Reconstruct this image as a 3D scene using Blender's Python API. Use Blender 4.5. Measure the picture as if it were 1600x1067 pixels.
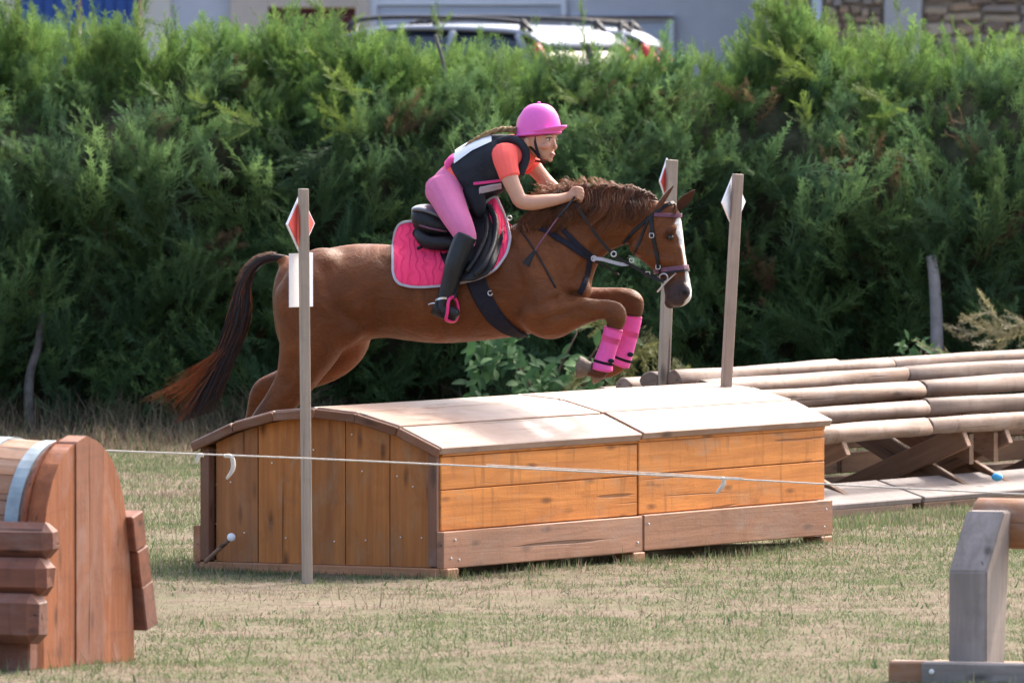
import bpy, bmesh, math, random
import numpy as np
from mathutils import Vector, Matrix
from mathutils.bvhtree import BVHTree

for o in list(bpy.data.objects): bpy.data.objects.remove(o)
scene = bpy.context.scene
COL = scene.collection
V = Vector
R = math.radians

# ------------------------------------------------------------------ camera
FPX, CAM_D, CAM_H = 17640.0, 56.0, 2.85       # long telephoto, photographer 56 m away
PITCH = math.atan(536.5 / FPX)
cam_data = bpy.data.cameras.new('camera')
cam_data.sensor_width = 36.0
cam_data.lens = 36.0 * FPX / 1600.0
cam_data.clip_start = 1.0
cam_data.clip_end = 3000.0
cam_data.dof.use_dof = True
cam_data.dof.focus_distance = 57.4
cam_data.dof.aperture_fstop = 8.5
cam = bpy.data.objects.new('camera', cam_data)
cam.location = (0, -CAM_D, CAM_H)
cam.rotation_euler = (math.pi / 2 - PITCH, 0, 0)
COL.objects.link(cam)
scene.camera = cam
CAM = V((0, -CAM_D, CAM_H))
FW = V((0, math.cos(PITCH), -math.sin(PITCH)))
UP = V((0, math.sin(PITCH), math.cos(PITCH)))

# ------------------------------------------------------------------ light
SUN_EL, SUN_AZ = R(47), R(36)                 # azimuth from +Y (behind the hedge) towards +X
SUN = V((math.sin(SUN_AZ) * math.cos(SUN_EL), math.cos(SUN_AZ) * math.cos(SUN_EL), math.sin(SUN_EL)))
world = bpy.data.worlds.new('World')
scene.world = world
world.use_nodes = True
wn = world.node_tree
sky = wn.nodes.new('ShaderNodeTexSky')
sky.sky_type = 'NISHITA'
sky.sun_disc = False
sky.sun_elevation = SUN_EL
sky.sun_rotation = SUN_AZ
sky.dust_density = 6.0
sky.ozone_density = 0.6
sky.air_density = 0.9
bg = wn.nodes['Background']
bg.inputs['Strength'].default_value = 0.15
wn.links.new(sky.outputs[0], bg.inputs['Color'])
sl = bpy.data.lights.new('sun', 'SUN')
sl.energy = 1.5
sl.angle = R(5.0)      # thin high cloud: soft-edged shadows
sl.color = (1.0, 0.95, 0.88)
so = bpy.data.objects.new('sun', sl)
so.rotation_euler = SUN.to_track_quat('Z', 'Y').to_euler()
so.location = SUN * 80
COL.objects.link(so)
scene.view_settings.view_transform = 'Standard'
scene.view_settings.look = 'None'
scene.view_settings.gamma = 1.0
scene.view_settings.use_curve_mapping = False
scene.view_settings.exposure = 1.82

# ------------------------------------------------------------------ helpers
def ray(px, py):
    return FW * FPX + V((1, 0, 0)) * (px - 800.0) + UP * (533.5 - py)
def P(px, py, Y):
    d = ray(px, py); return CAM + d * ((Y + CAM_D) / d.y)
def G(px, py, z=0.0):
    d = ray(px, py); return CAM + d * ((z - CAM_H) / d.z)
def on_plane(px, py, p0, n):
    d = ray(px, py); return CAM + d * ((p0 - CAM).dot(n) / d.dot(n))

def tag(o, label=None, cat=None, group=None, kind=None):
    if label: o['label'] = label
    if cat: o['category'] = cat
    if group: o['group'] = group
    if kind: o['kind'] = kind
    return o
def thing(name, loc, label, cat, group=None):
    o = bpy.data.objects.new(name, None)
    o.empty_display_size = 0.1
    o.location = loc
    COL.objects.link(o)
    return tag(o, label, cat, group)
def wloc(o):
    l = V(o.location)
    return l + wloc(o.parent) if o.parent else l
def link(name, me, parent=None, loc=(0, 0, 0)):
    o = bpy.data.objects.new(name, me)
    COL.objects.link(o)
    if parent is not None:
        o.parent = parent
        o.location = V(loc) - wloc(parent)
    else:
        o.location = loc
    return o
def mk(name, verts, faces, mat, parent=None, smooth=False, origin=None):
    """world-space verts -> object with its origin at the mesh centre"""
    vs = np.array([tuple(v) for v in verts], dtype=float)
    c = V((vs.min(0) + vs.max(0)) / 2) if origin is None else V(origin)
    me = bpy.data.meshes.new(name)
    me.from_pydata((vs - np.array(c)).tolist(), [], [tuple(f) for f in faces])
    me.materials.append(mat)
    if smooth: me.polygons.foreach_set('use_smooth', [True] * len(me.polygons))
    me.update()
    return link(name, me, parent, c)
def fast_mesh(name, vs, fs, mat, col=None, smooth=False):
    vs = np.ascontiguousarray(vs, dtype=np.float32); fs = np.ascontiguousarray(fs, dtype=np.int32)
    me = bpy.data.meshes.new(name)
    n, k = fs.shape
    me.vertices.add(len(vs)); me.vertices.foreach_set('co', vs.ravel())
    me.loops.add(n * k); me.loops.foreach_set('vertex_index', fs.ravel())
    me.polygons.add(n)
    me.polygons.foreach_set('loop_start', np.arange(0, n * k, k, dtype=np.int32))
    me.polygons.foreach_set('loop_total', np.full(n, k, dtype=np.int32))
    if smooth: me.polygons.foreach_set('use_smooth', np.ones(n, dtype=bool))
    me.update(calc_edges=True)
    if col is not None: set_col(me, col)
    me.materials.append(mat)
    return me
def set_col(me, col):
    a = me.color_attributes.new('col', 'FLOAT_COLOR', 'POINT')
    c = np.ones((len(me.vertices), 4), dtype=np.float32); c[:, :3] = col
    a.data.foreach_set('color', c.ravel())

def chamfer_box(l, w, t, c):
    """24-vertex chamfered box, length on local X"""
    vs, fs = [], []
    hx, hy, hz = l / 2, w / 2, t / 2
    idx = {}
    for sx in (-1, 1):
        for sy in (-1, 1):
            for sz in (-1, 1):
                for ax in range(3):
                    p = [sx * (hx - c), sy * (hy - c), sz * (hz - c)]
                    p[ax] = (sx * hx, sy * hy, sz * hz)[ax]
                    idx[sx, sy, sz, ax] = len(vs); vs.append(p)
    def q(*k): fs.append([idx[i] for i in k])
    for s in (-1, 1):
        q((s, -1, -1, 0), (s, 1, -1, 0), (s, 1, 1, 0), (s, -1, 1, 0))
        q((-1, s, -1, 1), (1, s, -1, 1), (1, s, 1, 1), (-1, s, 1, 1))
        q((-1, -1, s, 2), (1, -1, s, 2), (1, 1, s, 2), (-1, 1, s, 2))
    for a in (-1, 1):
        for b in (-1, 1):
            q((-1, a, b, 1), (1, a, b, 1), (1, a, b, 2), (-1, a, b, 2))
            q((a, -1, b, 0), (a, 1, b, 0), (a, 1, b, 2), (a, -1, b, 2))
            q((a, b, -1, 0), (a, b, 1, 0), (a, b, 1, 1), (a, b, -1, 1))
            for d in (-1, 1): q((a, b, d, 0), (a, b, d, 1), (a, b, d, 2))
    return vs, fs
def fix_normals(me):
    bm = bmesh.new(); bm.from_mesh(me)
    bmesh.ops.recalc_face_normals(bm, faces=bm.faces)
    bm.to_mesh(me); bm.free()
def plank(name, p0, p1, wdir, w, t, mat, parent=None, ch=0.004, warp=0.0):
    """board from p0 to p1 (axis ends); wdir gives its width direction, t the thickness"""
    p0, p1 = V(p0), V(p1)
    X = (p1 - p0).normalized(); l = (p1 - p0).length
    Z = X.cross(V(wdir)).normalized(); Y = Z.cross(X)
    vs, fs = chamfer_box(l, w, t, ch)
    if warp:
        vs = [[x + random.uniform(-warp, warp) * .5, y + random.uniform(-warp, warp) * .4, z] for x, y, z in vs]
    me = bpy.data.meshes.new(name)
    me.from_pydata(vs, [], fs); fix_normals(me)
    me.materials.append(mat)
    o = link(name, me, parent, (p0 + p1) / 2)
    o.rotation_euler = Matrix((X, Y, Z)).transposed().to_euler()
    return o
def log(name, p0, p1, r, mat, parent=None, n=16, rough=0.004, seg=8, half=None, seed=0):
    """peeled round timber along local X with slightly uneven girth and rounded ends"""
    p0, p1 = V(p0), V(p1)
    rg = random.Random(seed)
    X = (p1 - p0).normalized(); l = (p1 - p0).length
    Y = V((0, 0, 1)).cross(X).normalized(); Z = X.cross(Y)
    vs, fs = [], []
    ph = [rg.uniform(0, 6.28) for _ in range(4)]
    xs = [-l / 2, -l / 2 + r * .12] + [-l / 2 + l * i / seg for i in range(1, seg)] + [l / 2 - r * .12, l / 2]
    for k, x in enumerate(xs):
        s = .9 if k in (0, len(xs) - 1) else 1
        for i in range(n):
            a = 2 * math.pi * i / n
            rr = r * s + rough * (math.sin(2 * a + ph[0] + x * 1.3) + math.sin(3 * a + ph[1] - x * 2.1)) + rg.uniform(-rough, rough) * .4
            y, z = math.cos(a) * rr, math.sin(a) * rr
            if half is not None: y = max(y, half)
            vs.append((x, y, z))
    for k in range(len(xs) - 1):
        for i in range(n):
            j = (i + 1) % n
            fs.append((k * n + i, k * n + j, (k + 1) * n + j, (k + 1) * n + i))
    fs.append(tuple(range(n))[::-1]); fs.append(tuple((len(xs) - 1) * n + i for i in range(n)))
    me = bpy.data.meshes.new(name); me.from_pydata(vs, [], fs); fix_normals(me)
    me.materials.append(mat)
    sm = [len(p.vertices) == 4 for p in me.polygons]
    me.polygons.foreach_set('use_smooth', sm)
    o = link(name, me, parent, (p0 + p1) / 2)
    o.rotation_euler = Matrix((X, Y, Z)).transposed().to_euler()
    return o
def cr(pts, k):
    """Catmull-Rom through rows of numbers"""
    a = np.array(pts, dtype=float)
    if k <= 1: return a
    e = np.vstack([2 * a[0] - a[1], a, 2 * a[-1] - a[-2]])
    out = []
    for i in range(1, len(e) - 2):
        for j in range(k):
            t = j / k
            out.append(.5 * ((2 * e[i]) + (-e[i - 1] + e[i + 1]) * t + (2 * e[i - 1] - 5 * e[i] + 4 * e[i + 1] - e[i + 2]) * t * t
                             + (-e[i - 1] + 3 * e[i] - 3 * e[i + 1] + e[i + 2]) * t ** 3))
    out.append(e[-2]); return np.array(out)
def loft(secs, k=4, n=20, ex=1.0):
    """secs: (centre, U half-vector, V half-vector); returns closed verts/faces"""
    a = cr([list(c) + list(u) + list(v) for c, u, v in secs], k)
    th = np.linspace(0, 2 * np.pi, n, endpoint=False)
    ct, st = np.cos(th), np.sin(th)
    if ex != 1.0:
        ct = np.sign(ct) * np.abs(ct) ** ex; st = np.sign(st) * np.abs(st) ** ex
    vs, fs = [], []
    for row in a:
        c, u, v = row[:3], row[3:6], row[6:9]
        vs += (c + np.outer(ct, u) + np.outer(st, v)).tolist()
    m = len(a)
    for i in range(m - 1):
        for j in range(n):
            q = (j + 1) % n
            fs.append((i * n + j, i * n + q, (i + 1) * n + q, (i + 1) * n + j))
    for end, i in ((0, 0), (1, m - 1)):
        c = a[i][:3]; d = a[i][:3] - a[1 if end == 0 else m - 2][:3]
        dn = d / (np.linalg.norm(d) + 1e-9)
        rr = .35 * min(np.linalg.norm(a[i][3:6]), np.linalg.norm(a[i][6:9]))
        vs.append((c + dn * rr).tolist()); ci = len(vs) - 1
        for j in range(n):
            q = (j + 1) % n
            fs.append((i * n + j, i * n + q, ci))
    return vs, fs
def tubev(pts, rad, k=4, n=10):
    """round tube through points with per-point radii -> verts/faces"""
    p = [V(x) for x in pts]; r = [rad] * len(p) if np.isscalar(rad) else list(rad)
    a = cr([list(x) + [y] for x, y in zip(p, r)], k)
    m = len(a); secs = []
    u = None
    for i in range(m):
        t = V(a[min(i + 1, m - 1)][:3]) - V(a[max(i - 1, 0)][:3]); t.normalize()
        if u is None:
            u = t.orthogonal().normalized()
        u = (u - t * u.dot(t)).normalized()
        secs.append((a[i][:3], u * a[i][3], t.cross(u) * a[i][3]))
    return loft(secs, 1, n)
def ball(c, rx, ry=None, rz=None, axes=None, n=14):
    ry = ry or rx; rz = rz or rx
    ax = axes or (V((1, 0, 0)), V((0, 1, 0)), V((0, 0, 1)))
    secs = []
    for i in range(n + 1):
        a = -math.pi / 2 + math.pi * i / n; s = max(.04, math.cos(a))
        secs.append((V(c) + ax[2] * (rz * math.sin(a)), ax[0] * (rx * s), ax[1] * (ry * s)))
    return loft(secs, 1, 16)
def joinparts(parts):
    vs, fs = [], []
    for v, f in parts:
        o = len(vs); vs += [tuple(x) for x in v]; fs += [tuple(i + o for i in q) for q in f]
    return vs, fs
def fuse(parts, voxel, smooth=4, fac=.5):
    vs, fs = joinparts(parts)
    me = bpy.data.meshes.new('tmp'); me.from_pydata(vs, [], fs); fix_normals(me)
    ob = bpy.data.objects.new('tmp', me); COL.objects.link(ob)
    m = ob.modifiers.new('r', 'REMESH'); m.mode = 'VOXEL'; m.voxel_size = voxel
    if smooth:
        s = ob.modifiers.new('s', 'SMOOTH'); s.factor = fac; s.iterations = smooth
    dg = bpy.context.evaluated_depsgraph_get()
    out = bpy.data.meshes.new_from_object(ob.evaluated_get(dg))
    bpy.data.objects.remove(ob); bpy.data.meshes.remove(me)
    out.polygons.foreach_set('use_smooth', [True] * len(out.polygons))
    return out
def relax(me, weight, iters, fac=.5):
    """weighted Laplacian smoothing of a mesh"""
    a, _ = mesh_np(me); a = a.astype(float)
    e = np.empty(len(me.edges) * 2, dtype=np.int32); me.edges.foreach_get('vertices', e); e = e.reshape(-1, 2)
    deg = np.bincount(e.ravel(), minlength=len(a))[:, None].astype(float); w = (weight * fac)[:, None]
    for _i in range(iters):
        s = np.zeros_like(a)
        for k in range(3):
            s[:, k] = np.bincount(e[:, 0], a[e[:, 1], k], len(a)) + np.bincount(e[:, 1], a[e[:, 0], k], len(a))
        a += w * (s / deg - a)
    me.vertices.foreach_set('co', a.astype(np.float32).ravel()); me.update()
def mesh_np(me):
    a = np.empty(len(me.vertices) * 3, dtype=np.float32); me.vertices.foreach_get('co', a)
    n = np.empty(len(me.vertices) * 3, dtype=np.float32); me.vertices.foreach_get('normal', n)
    return a.reshape(-1, 3), n.reshape(-1, 3)
def link_at(name, me, parent, mat):
    """mesh whose verts are in world space: recentre on its own origin"""
    a, _ = mesh_np(me); c = (a.min(0) + a.max(0)) / 2
    me.vertices.foreach_set('co', (a - c).ravel()); me.update()
    me.materials.clear(); me.materials.append(mat)
    return link(name, me, parent, V(c.tolist()))
def rndnoise(x, y, s, seed):
    """smooth value noise 0..1"""
    rg = np.random.RandomState(seed); T = rg.rand(64, 64)
    xs, ys = np.asarray(x) / s, np.asarray(y) / s
    xi, yi = np.floor(xs).astype(int), np.floor(ys).astype(int)
    fx, fy = xs - xi, ys - yi
    fx, fy = fx * fx * (3 - 2 * fx), fy * fy * (3 - 2 * fy)
    g = lambda i, j: T[i % 64, j % 64]
    return (g(xi, yi) * (1 - fx) + g(xi + 1, yi) * fx) * (1 - fy) + (g(xi, yi + 1) * (1 - fx) + g(xi + 1, yi + 1) * fx) * fy

# ------------------------------------------------------------------ materials
class N:
    def __init__(s, name, rough=.6, spec=.3):
        s.m = bpy.data.materials.new(name); s.m.use_nodes = True
        s.t = s.m.node_tree; s.b = s.t.nodes['Principled BSDF']
        s.b.inputs['Roughness'].default_value = rough
        s.b.inputs['Specular IOR Level'].default_value = spec
    def n(s, typ, **kw):
        x = s.t.nodes.new('ShaderNode' + typ)
        for k, v in kw.items(): setattr(x, k, v)
        return x
    def l(s, a, b): s.t.links.new(a, b)
    def setv(s, sock, v):
        if isinstance(v, bpy.types.NodeSocket): s.l(v, sock)
        else: sock.default_value = v
    def noise(s, vec, scale, detail=4, rough=.6, dist=0):
        x = s.n('TexNoise'); x.inputs['Scale'].default_value = scale
        x.inputs['Detail'].default_value = detail; x.inputs['Roughness'].default_value = rough
        x.inputs['Distortion'].default_value = dist
        if vec is not None: s.l(vec, x.inputs['Vector'])
        return x.outputs['Fac']
    def ramp(s, fac, stops):
        x = s.n('ValToRGB'); s.setv(x.inputs['Fac'], fac); e = x.color_ramp.elements
        while len(e) < len(stops): e.new(.5)
        for i, (p, c) in enumerate(stops):
            e[i].position = p; e[i].color = (*c, 1) if hasattr(c, '__len__') else (c, c, c, 1)
        return x.outputs['Color']
    def mix(s, fac, a, b, mode='MIX'):
        x = s.n('Mix', data_type='RGBA', blend_type=mode)
        s.setv(x.inputs[0], fac)
        for sock, v in ((x.inputs[6], a), (x.inputs[7], b)):
            s.setv(sock, v if isinstance(v, bpy.types.NodeSocket) else (*v, 1))
        return x.outputs[2]
    def mapping(s, vec, scale=(1, 1, 1), loc=None):
        x = s.n('Mapping'); x.inputs['Scale'].default_value = scale
        s.l(vec, x.inputs['Vector'])
        if loc is not None: s.setv(x.inputs['Location'], loc)
        return x.outputs[0]
    def math(s, op, a, b=0.0, clamp=False):
        x = s.n('Math', operation=op); x.use_clamp = clamp
        s.setv(x.inputs[0], a); s.setv(x.inputs[1], b); return x.outputs[0]
    def bump(s, h, strength=.3, dist=.01):
        x = s.n('Bump'); x.inputs['Strength'].default_value = strength; x.inputs['Distance'].default_value = dist
        s.l(h, x.inputs['Height']); s.l(x.outputs[0], s.b.inputs['Normal'])
    def color(s, c): s.setv(s.b.inputs['Base Color'], c if isinstance(c, bpy.types.NodeSocket) else (*c, 1))

def plain(name, col, rough=.6, spec=.3, var=.25, scale=12, metal=0, bump=0):
    m = N(name, rough, spec); tc = m.n('TexCoord').outputs['Object']
    f = m.noise(tc, scale, 4)
    a = tuple(c * (1 - var) for c in col); b = tuple(min(1, c * (1 + var)) for c in col)
    m.color(m.ramp(f, [(.3, a), (.7, b)]))
    m.b.inputs['Metallic'].default_value = metal
    if bump: m.bump(m.noise(tc, scale * 6, 3), bump, .004)
    return m.m
def wood(name, light, dark, grey=None, grey_amt=.0, knots=True, stain=None, rough=.62, grain=(1.3, 26, 26), streak=0.0, spec=.3, vary=.35, hue=True):
    """timber with grain on the object's local X, a random tint for each board, knots and weathering"""
    m = N(name, rough, spec); tc = m.n('TexCoord').outputs['Object']
    oi = m.n('ObjectInfo'); rnd = oi.outputs['Random']
    off = m.n('CombineXYZ'); m.l(m.math('MULTIPLY', rnd, 37.0), off.inputs[0]); m.l(m.math('MULTIPLY', rnd, 11.0), off.inputs[1])
    v = m.mapping(tc, grain, off.outputs[0])
    g = m.noise(v, 1.0, 5, .65, .6)
    c = m.ramp(g, [(.32, dark), (.5, tuple((a + b) / 2 for a, b in zip(light, dark))), (.68, light)])
    big = m.noise(m.mapping(tc, (1.6, 5, 5), off.outputs[0]), 1.0, 3, .5)
    c = m.mix(m.ramp(big, [(.38, 0), (.68, .55)]), c, tuple(d * .75 for d in dark))
    if knots:
        vo = m.n('TexVoronoi'); vo.inputs['Scale'].default_value = 1.0
        m.l(m.mapping(tc, (2.9, 9.5, 9.5), off.outputs[0]), vo.inputs['Vector'])
        kn = m.ramp(m.math('ADD', vo.outputs['Distance'], m.math('MULTIPLY', g, .12)), [(.13, .85), (.27, 0)])
        c = m.mix(kn, c, tuple(d * .32 for d in dark))
    if streak:
        sn = m.noise(m.mapping(tc, (16, 2.2, 2.2), off.outputs[0]), 1.0, 3, .55, .4)
        c = m.mix(m.math('MULTIPLY', m.ramp(sn, [(.56, 0), (.68, 1)]), streak), c, tuple(d * .42 for d in dark))
    if grey:
        gn = m.noise(m.mapping(tc, (2.5, 6, 6), off.outputs[0]), 1.0, 6, .7, .8)
        gm = m.math('ADD', m.ramp(gn, [(.4, 0), (.7, 1)]), grey_amt - .5, True)
        c = m.mix(gm, c, grey)
    r2 = m.math('FRACT', m.math('MULTIPLY', rnd, 17.31))
    c = m.mix(m.math('MULTIPLY', m.ramp(r2, [(.45, 0), (.95, 1)]), .42 if hue else 0.0), c, tuple((d * .6 + .11) * .9 for d in dark))
    tint = m.ramp(rnd, [(0, 1 - vary), (1, 1.0)])
    c = m.mix(1.0, c, tint, 'MULTIPLY')
    ck = m.noise(m.mapping(tc, (.9, 34, 34), off.outputs[0]), 1.0, 2, .4, .3)
    ckm = m.ramp(ck, [(.27, 1), (.31, 0)])
    c = m.mix(m.math('MULTIPLY', ckm, .75), c, tuple(d * .22 for d in dark))
    dirt = m.noise(tc, 5.5, 6, .7)
    c = m.mix(m.ramp(dirt, [(.55, 0), (.78, .5)]), c, tuple(d * .55 for d in dark))
    m.color(c)
    m.bump(m.math('SUBTRACT', m.math('ADD', g, m.math('MULTIPLY', m.noise(tc, 60, 3), .4)), ckm), .5, .005)
    return m.m
def attr_mat(name, rough=.6, spec=.2, trans=0.0, var=.3, scale=30, sheen=0, bump=0, bscale=80):
    m = N(name, rough, spec)
    a = m.n('VertexColor'); a.layer_name = 'col'
    tc = m.n('TexCoord').outputs['Object']
    f = m.noise(tc, scale, 4)
    c = m.mix(1.0, a.outputs['Color'], m.ramp(f, [(.3, 1 - var), (.7, 1)]), 'MULTIPLY')
    m.color(c)
    if sheen:
        m.b.inputs['Sheen Weight'].default_value = sheen; m.b.inputs['Sheen Roughness'].default_value = .4
    if bump: m.bump(m.noise(tc, bscale, 4), bump, .003)
    if trans:
        tr = m.n('BsdfTranslucent'); m.l(c, tr.inputs['Color'])
        mx = m.n('MixShader'); mx.inputs[0].default_value = trans
        out = m.t.nodes['Material Output']
        m.l(m.b.outputs[0], mx.inputs[1]); m.l(tr.outputs[0], mx.inputs[2]); m.l(mx.outputs[0], out.inputs['Surface'])
    return m.m

M = {}
M['orange'] = wood('stained_timber', (.76, .285, .058), (.50, .165, .030), grey=(.42, .26, .15), grey_amt=.06, streak=.42, vary=.14, hue=False)
M['orange_end'] = wood('stained_end_boards', (.56, .215, .055), (.35, .118, .030), grey=(.36, .24, .14), grey_amt=.14, vary=.30)
M['sill'] = wood('weathered_sill', (.47, .22, .105), (.30, .125, .058), grey=(.38, .26, .19), grey_amt=.16, streak=.25, vary=.2)
M['top'] = wood('bleached_top_boards', (.46, .30, .22), (.32, .19, .13), grey=(.46, .355, .30), grey_amt=.3, vary=.22, knots=True, rough=.5)
M['rim'] = wood('rim_boards', (.29, .12, .055), (.18, .07, .032), grey=(.27, .18, .14), grey_amt=.2)
M['batten'] = wood('grey_batten', (.46, .37, .29), (.34, .265, .205), knots=True, grain=(2, 40, 40), vary=.12, hue=False)
M['log'] = wood('peeled_log', (.39, .27, .20), (.20, .125, .088), grey=(.40, .32, .28), grey_amt=.25, grain=(1.6, 20, 20), streak=.35)
M['dark'] = wood('dark_support_timber', (.29, .165, .10), (.17, .09, .052), vary=.35)
M['greyboard'] = wood('silver_grey_board', (.42, .36, .325), (.26, .215, .19), grain=(1.5, 18, 18), vary=.15, streak=.15, hue=False)
M['lilac_board'] = wood('grey_ground_board', (.31, .265, .25), (.20, .165, .155), grain=(1.5, 18, 18), vary=.15, streak=.3, hue=False)
M['red_brown'] = wood('red_brown_slab', (.37, .125, .045), (.23, .068, .025), grey=(.33, .19, .145), grey_amt=.16, vary=.12, grain=(1.2, 15, 15), streak=.2)
M['purple_log'] = wood('dark_half_log', (.30, .10, .048), (.16, .05, .026), grey=(.30, .18, .145), grey_amt=.2, grain=(1.4, 18, 18), vary=.22, streak=.3)
M['stave'] = wood('barrel_stave', (.42, .21, .105), (.28, .125, .06), grey=(.38, .29, .24), grey_amt=.2, vary=.25)
M['hoop'] = plain('galvanised_hoop', (.27, .33, .36), .55, .3, .25, 10, .15)
M['steel'] = plain('bright_steel', (.62, .62, .63), .3, .5, .1, 20, .9)
M['nail'] = plain('galvanised_nail', (.7, .69, .66), .45, .5, .1, 20)
M['rope'] = plain('white_rope', (.60, .55, .48), .85, .1, .15, 40)
M['white_sheet'] = plain('white_plastic_sheet', (.80, .81, .84), .5, .4, .03, 4)
M['red_flag'] = plain('red_flag_board', (.78, .11, .09), .5, .3, .08, 14)
# ------------------------------------------------------------------ ground
def terrace(y):
    t = np.clip((np.asarray(y, dtype=float) - 20.0) / 6.0, 0, 1)
    return 1.1 * t * t * (3 - 2 * t)
def gh(x, y):
    return terrace(y) + (rndnoise(x, y, .9, 3) - .5) * .03 * (np.asarray(y) < 25) + (rndnoise(x, y, .28, 4) - .5) * .012 * (np.asarray(y) < 20)
def green_amt(x, y):
    """patchiness of the turf: 0 parched .. 1 green"""
    g = .40 * rndnoise(x, y, 1.5, 11) + .3 * rndnoise(x, y, .45, 12) + .28 * rndnoise(x, y, .15, 13) + .14 * rndnoise(x, y, .06, 15)
    near_box = np.exp(-((np.asarray(y) - np.interp(x, [-2, -.37, 1.65, 5], [.6, -.8, 2.6, 5])) / .55) ** 2)
    yy, xx = np.asarray(y), np.asarray(x)
    zone = .34 * np.clip((-7.4 - yy) / 1.2, 0, 1) + .30 * np.clip((xx - .9) / .8, 0, 1) * np.clip((yy - .6) / 2.0, 0, 1) + .12 * np.clip((yy - 1) / 3, 0, 1) - .10 * np.exp(-((yy + 3.4) / 2.2) ** 2)
    return np.clip((g - .55) * 5.0 + .50 + .30 * near_box + zone, 0, 1)
xs = np.concatenate([[-400, -120, -40, -12], np.arange(-6, 6.01, .12), [12, 40, 120, 400]])
ys = np.concatenate([[-200, -90, -40, -16], np.arange(-11, 19.01, .16), np.arange(20, 27, .5), [40, 60, 120, 300, 900]])
gx, gy = np.meshgrid(xs, ys)
gz = gh(gx, gy)
nx, ny = len(xs), len(ys)
ii = np.arange(nx * ny).reshape(ny, nx)
gf = np.stack([ii[:-1, :-1], ii[:-1, 1:], ii[1:, 1:], ii[1:, :-1]], -1).reshape(-1, 4)
m = N('parched_turf', .95, .1)
tc = m.n('TexCoord').outputs['Object']
a = m.noise(tc, 1.4, 5, .6); b = m.noise(tc, 14, 5, .7); c3 = m.noise(tc, 90, 3, .7)
soil = m.ramp(b, [(.3, (.125, .092, .070)), (.52, (.225, .172, .132)), (.75, (.30, .243, .19))])
grs = m.ramp(c3, [(.3, (.075, .095, .04)), (.7, (.16, .178, .085))])
dk = m.noise(tc, 4.2, 5, .75); soil = m.mix(m.ramp(dk, [(.50, 0), (.66, .75)]), soil, (.10, .078, .055))
m.color(m.mix(m.ramp(m.math('ADD', m.math('MULTIPLY', a, .6), m.math('MULTIPLY', b, .4)), [(.44, .08), (.62, .75)]), soil, grs))
m.bump(m.math('ADD', b, c3), .8, .02)
M['ground'] = m.m
gm_ = fast_mesh('ground', np.stack([gx, gy, gz], -1).reshape(-1, 3), gf, M['ground'], smooth=True)
tag(link('ground', gm_), kind='structure')

def blades(n, xr, yr, hfun, wfun, colfun, seed, lean=.5, keep=None):
    rg = np.random.RandomState(seed)
    x = rg.uniform(*xr, n); y = rg.uniform(*yr, n)
    if keep is not None:
        k = keep(x, y, rg); x, y = x[k], y[k]
    n = len(x)
    z = gh(x, y) - .004
    h = hfun(x, y, rg); w = wfun(n, rg)
    az = rg.uniform(0, 2 * np.pi, n); ln = rg.rand(n) * lean * h
    la = rg.uniform(0, 2 * np.pi, n)
    b = np.stack([np.cos(az) * w / 2, np.sin(az) * w / 2, np.zeros(n)], -1)
    base = np.stack([x, y, z], -1)
    mid = base + np.stack([np.cos(la) * ln * .3, np.sin(la) * ln * .3, h * .55], -1)
    tip = base + np.stack([np.cos(la) * ln, np.sin(la) * ln, h * (1 - .25 * ln / h)], -1)
    vs = np.stack([base - b, base + b, mid + b * .7, tip, mid - b * .7], 1).reshape(-1, 3)
    o = np.arange(n)[:, None] * 5
    col = colfun(x, y, n, rg)
    return vs, o, np.repeat(col, 5, 0)
def blade_object(name, parts, mat, full=True):
    vs = np.concatenate([p[0] for p in parts]); cols = np.concatenate([p[2] for p in parts])
    q, t, k = [], [], 0
    for p in parts:
        o = p[1] + k; k += len(p[0])
        q.append(o + np.array([[0, 1, 2, 4]])); q.append(o + np.array([[4, 2, 3, 3]]))
    fs = np.concatenate(q)
    # quads for the lower half, triangles for the tip
    low = fs[fs[:, 2] != fs[:, 3]]; tip = fs[fs[:, 2] == fs[:, 3]][:, :3]
    tri = np.concatenate([low[:, [0, 1, 2]], low[:, [0, 2, 3]], tip]) if full else np.stack([low[:, 0], low[:, 1], tip[:, 2]], 1)
    return fast_mesh(name, vs, tri, mat, cols)
M['grass'] = attr_mat('grass_blades', .75, .15, trans=.4, var=.1)
STRAW = np.array([[.275, .22, .165], [.23, .18, .132], [.32, .262, .20], [.17, .13, .096]])
GREEN = np.array([[.110, .150, .062], [.155, .190, .088], [.08, .115, .05], [.195, .215, .115]])
def turf_col(x, y, n, rg):
    g = rg.rand(n) < green_amt(x, y)
    c = np.where(g[:, None], GREEN[rg.randint(0, 4, n)], STRAW[rg.randint(0, 4, n)])
    return c * rg.uniform(.75, 1.2, (n, 1))
BOXN = V((-.367, -.63, 0)); LD = V((.5, .866, 0)); WD = V((-.866, .5, 0))
def off_box(x, y, rg):
    rx, ry = x - BOXN.x, y - BOXN.y
    l = rx * LD.x + ry * LD.y; w = rx * WD.x + ry * WD.y
    return ~((l > .12) & (l < 3.9) & (w > .15) & (w < 1.3))
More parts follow.
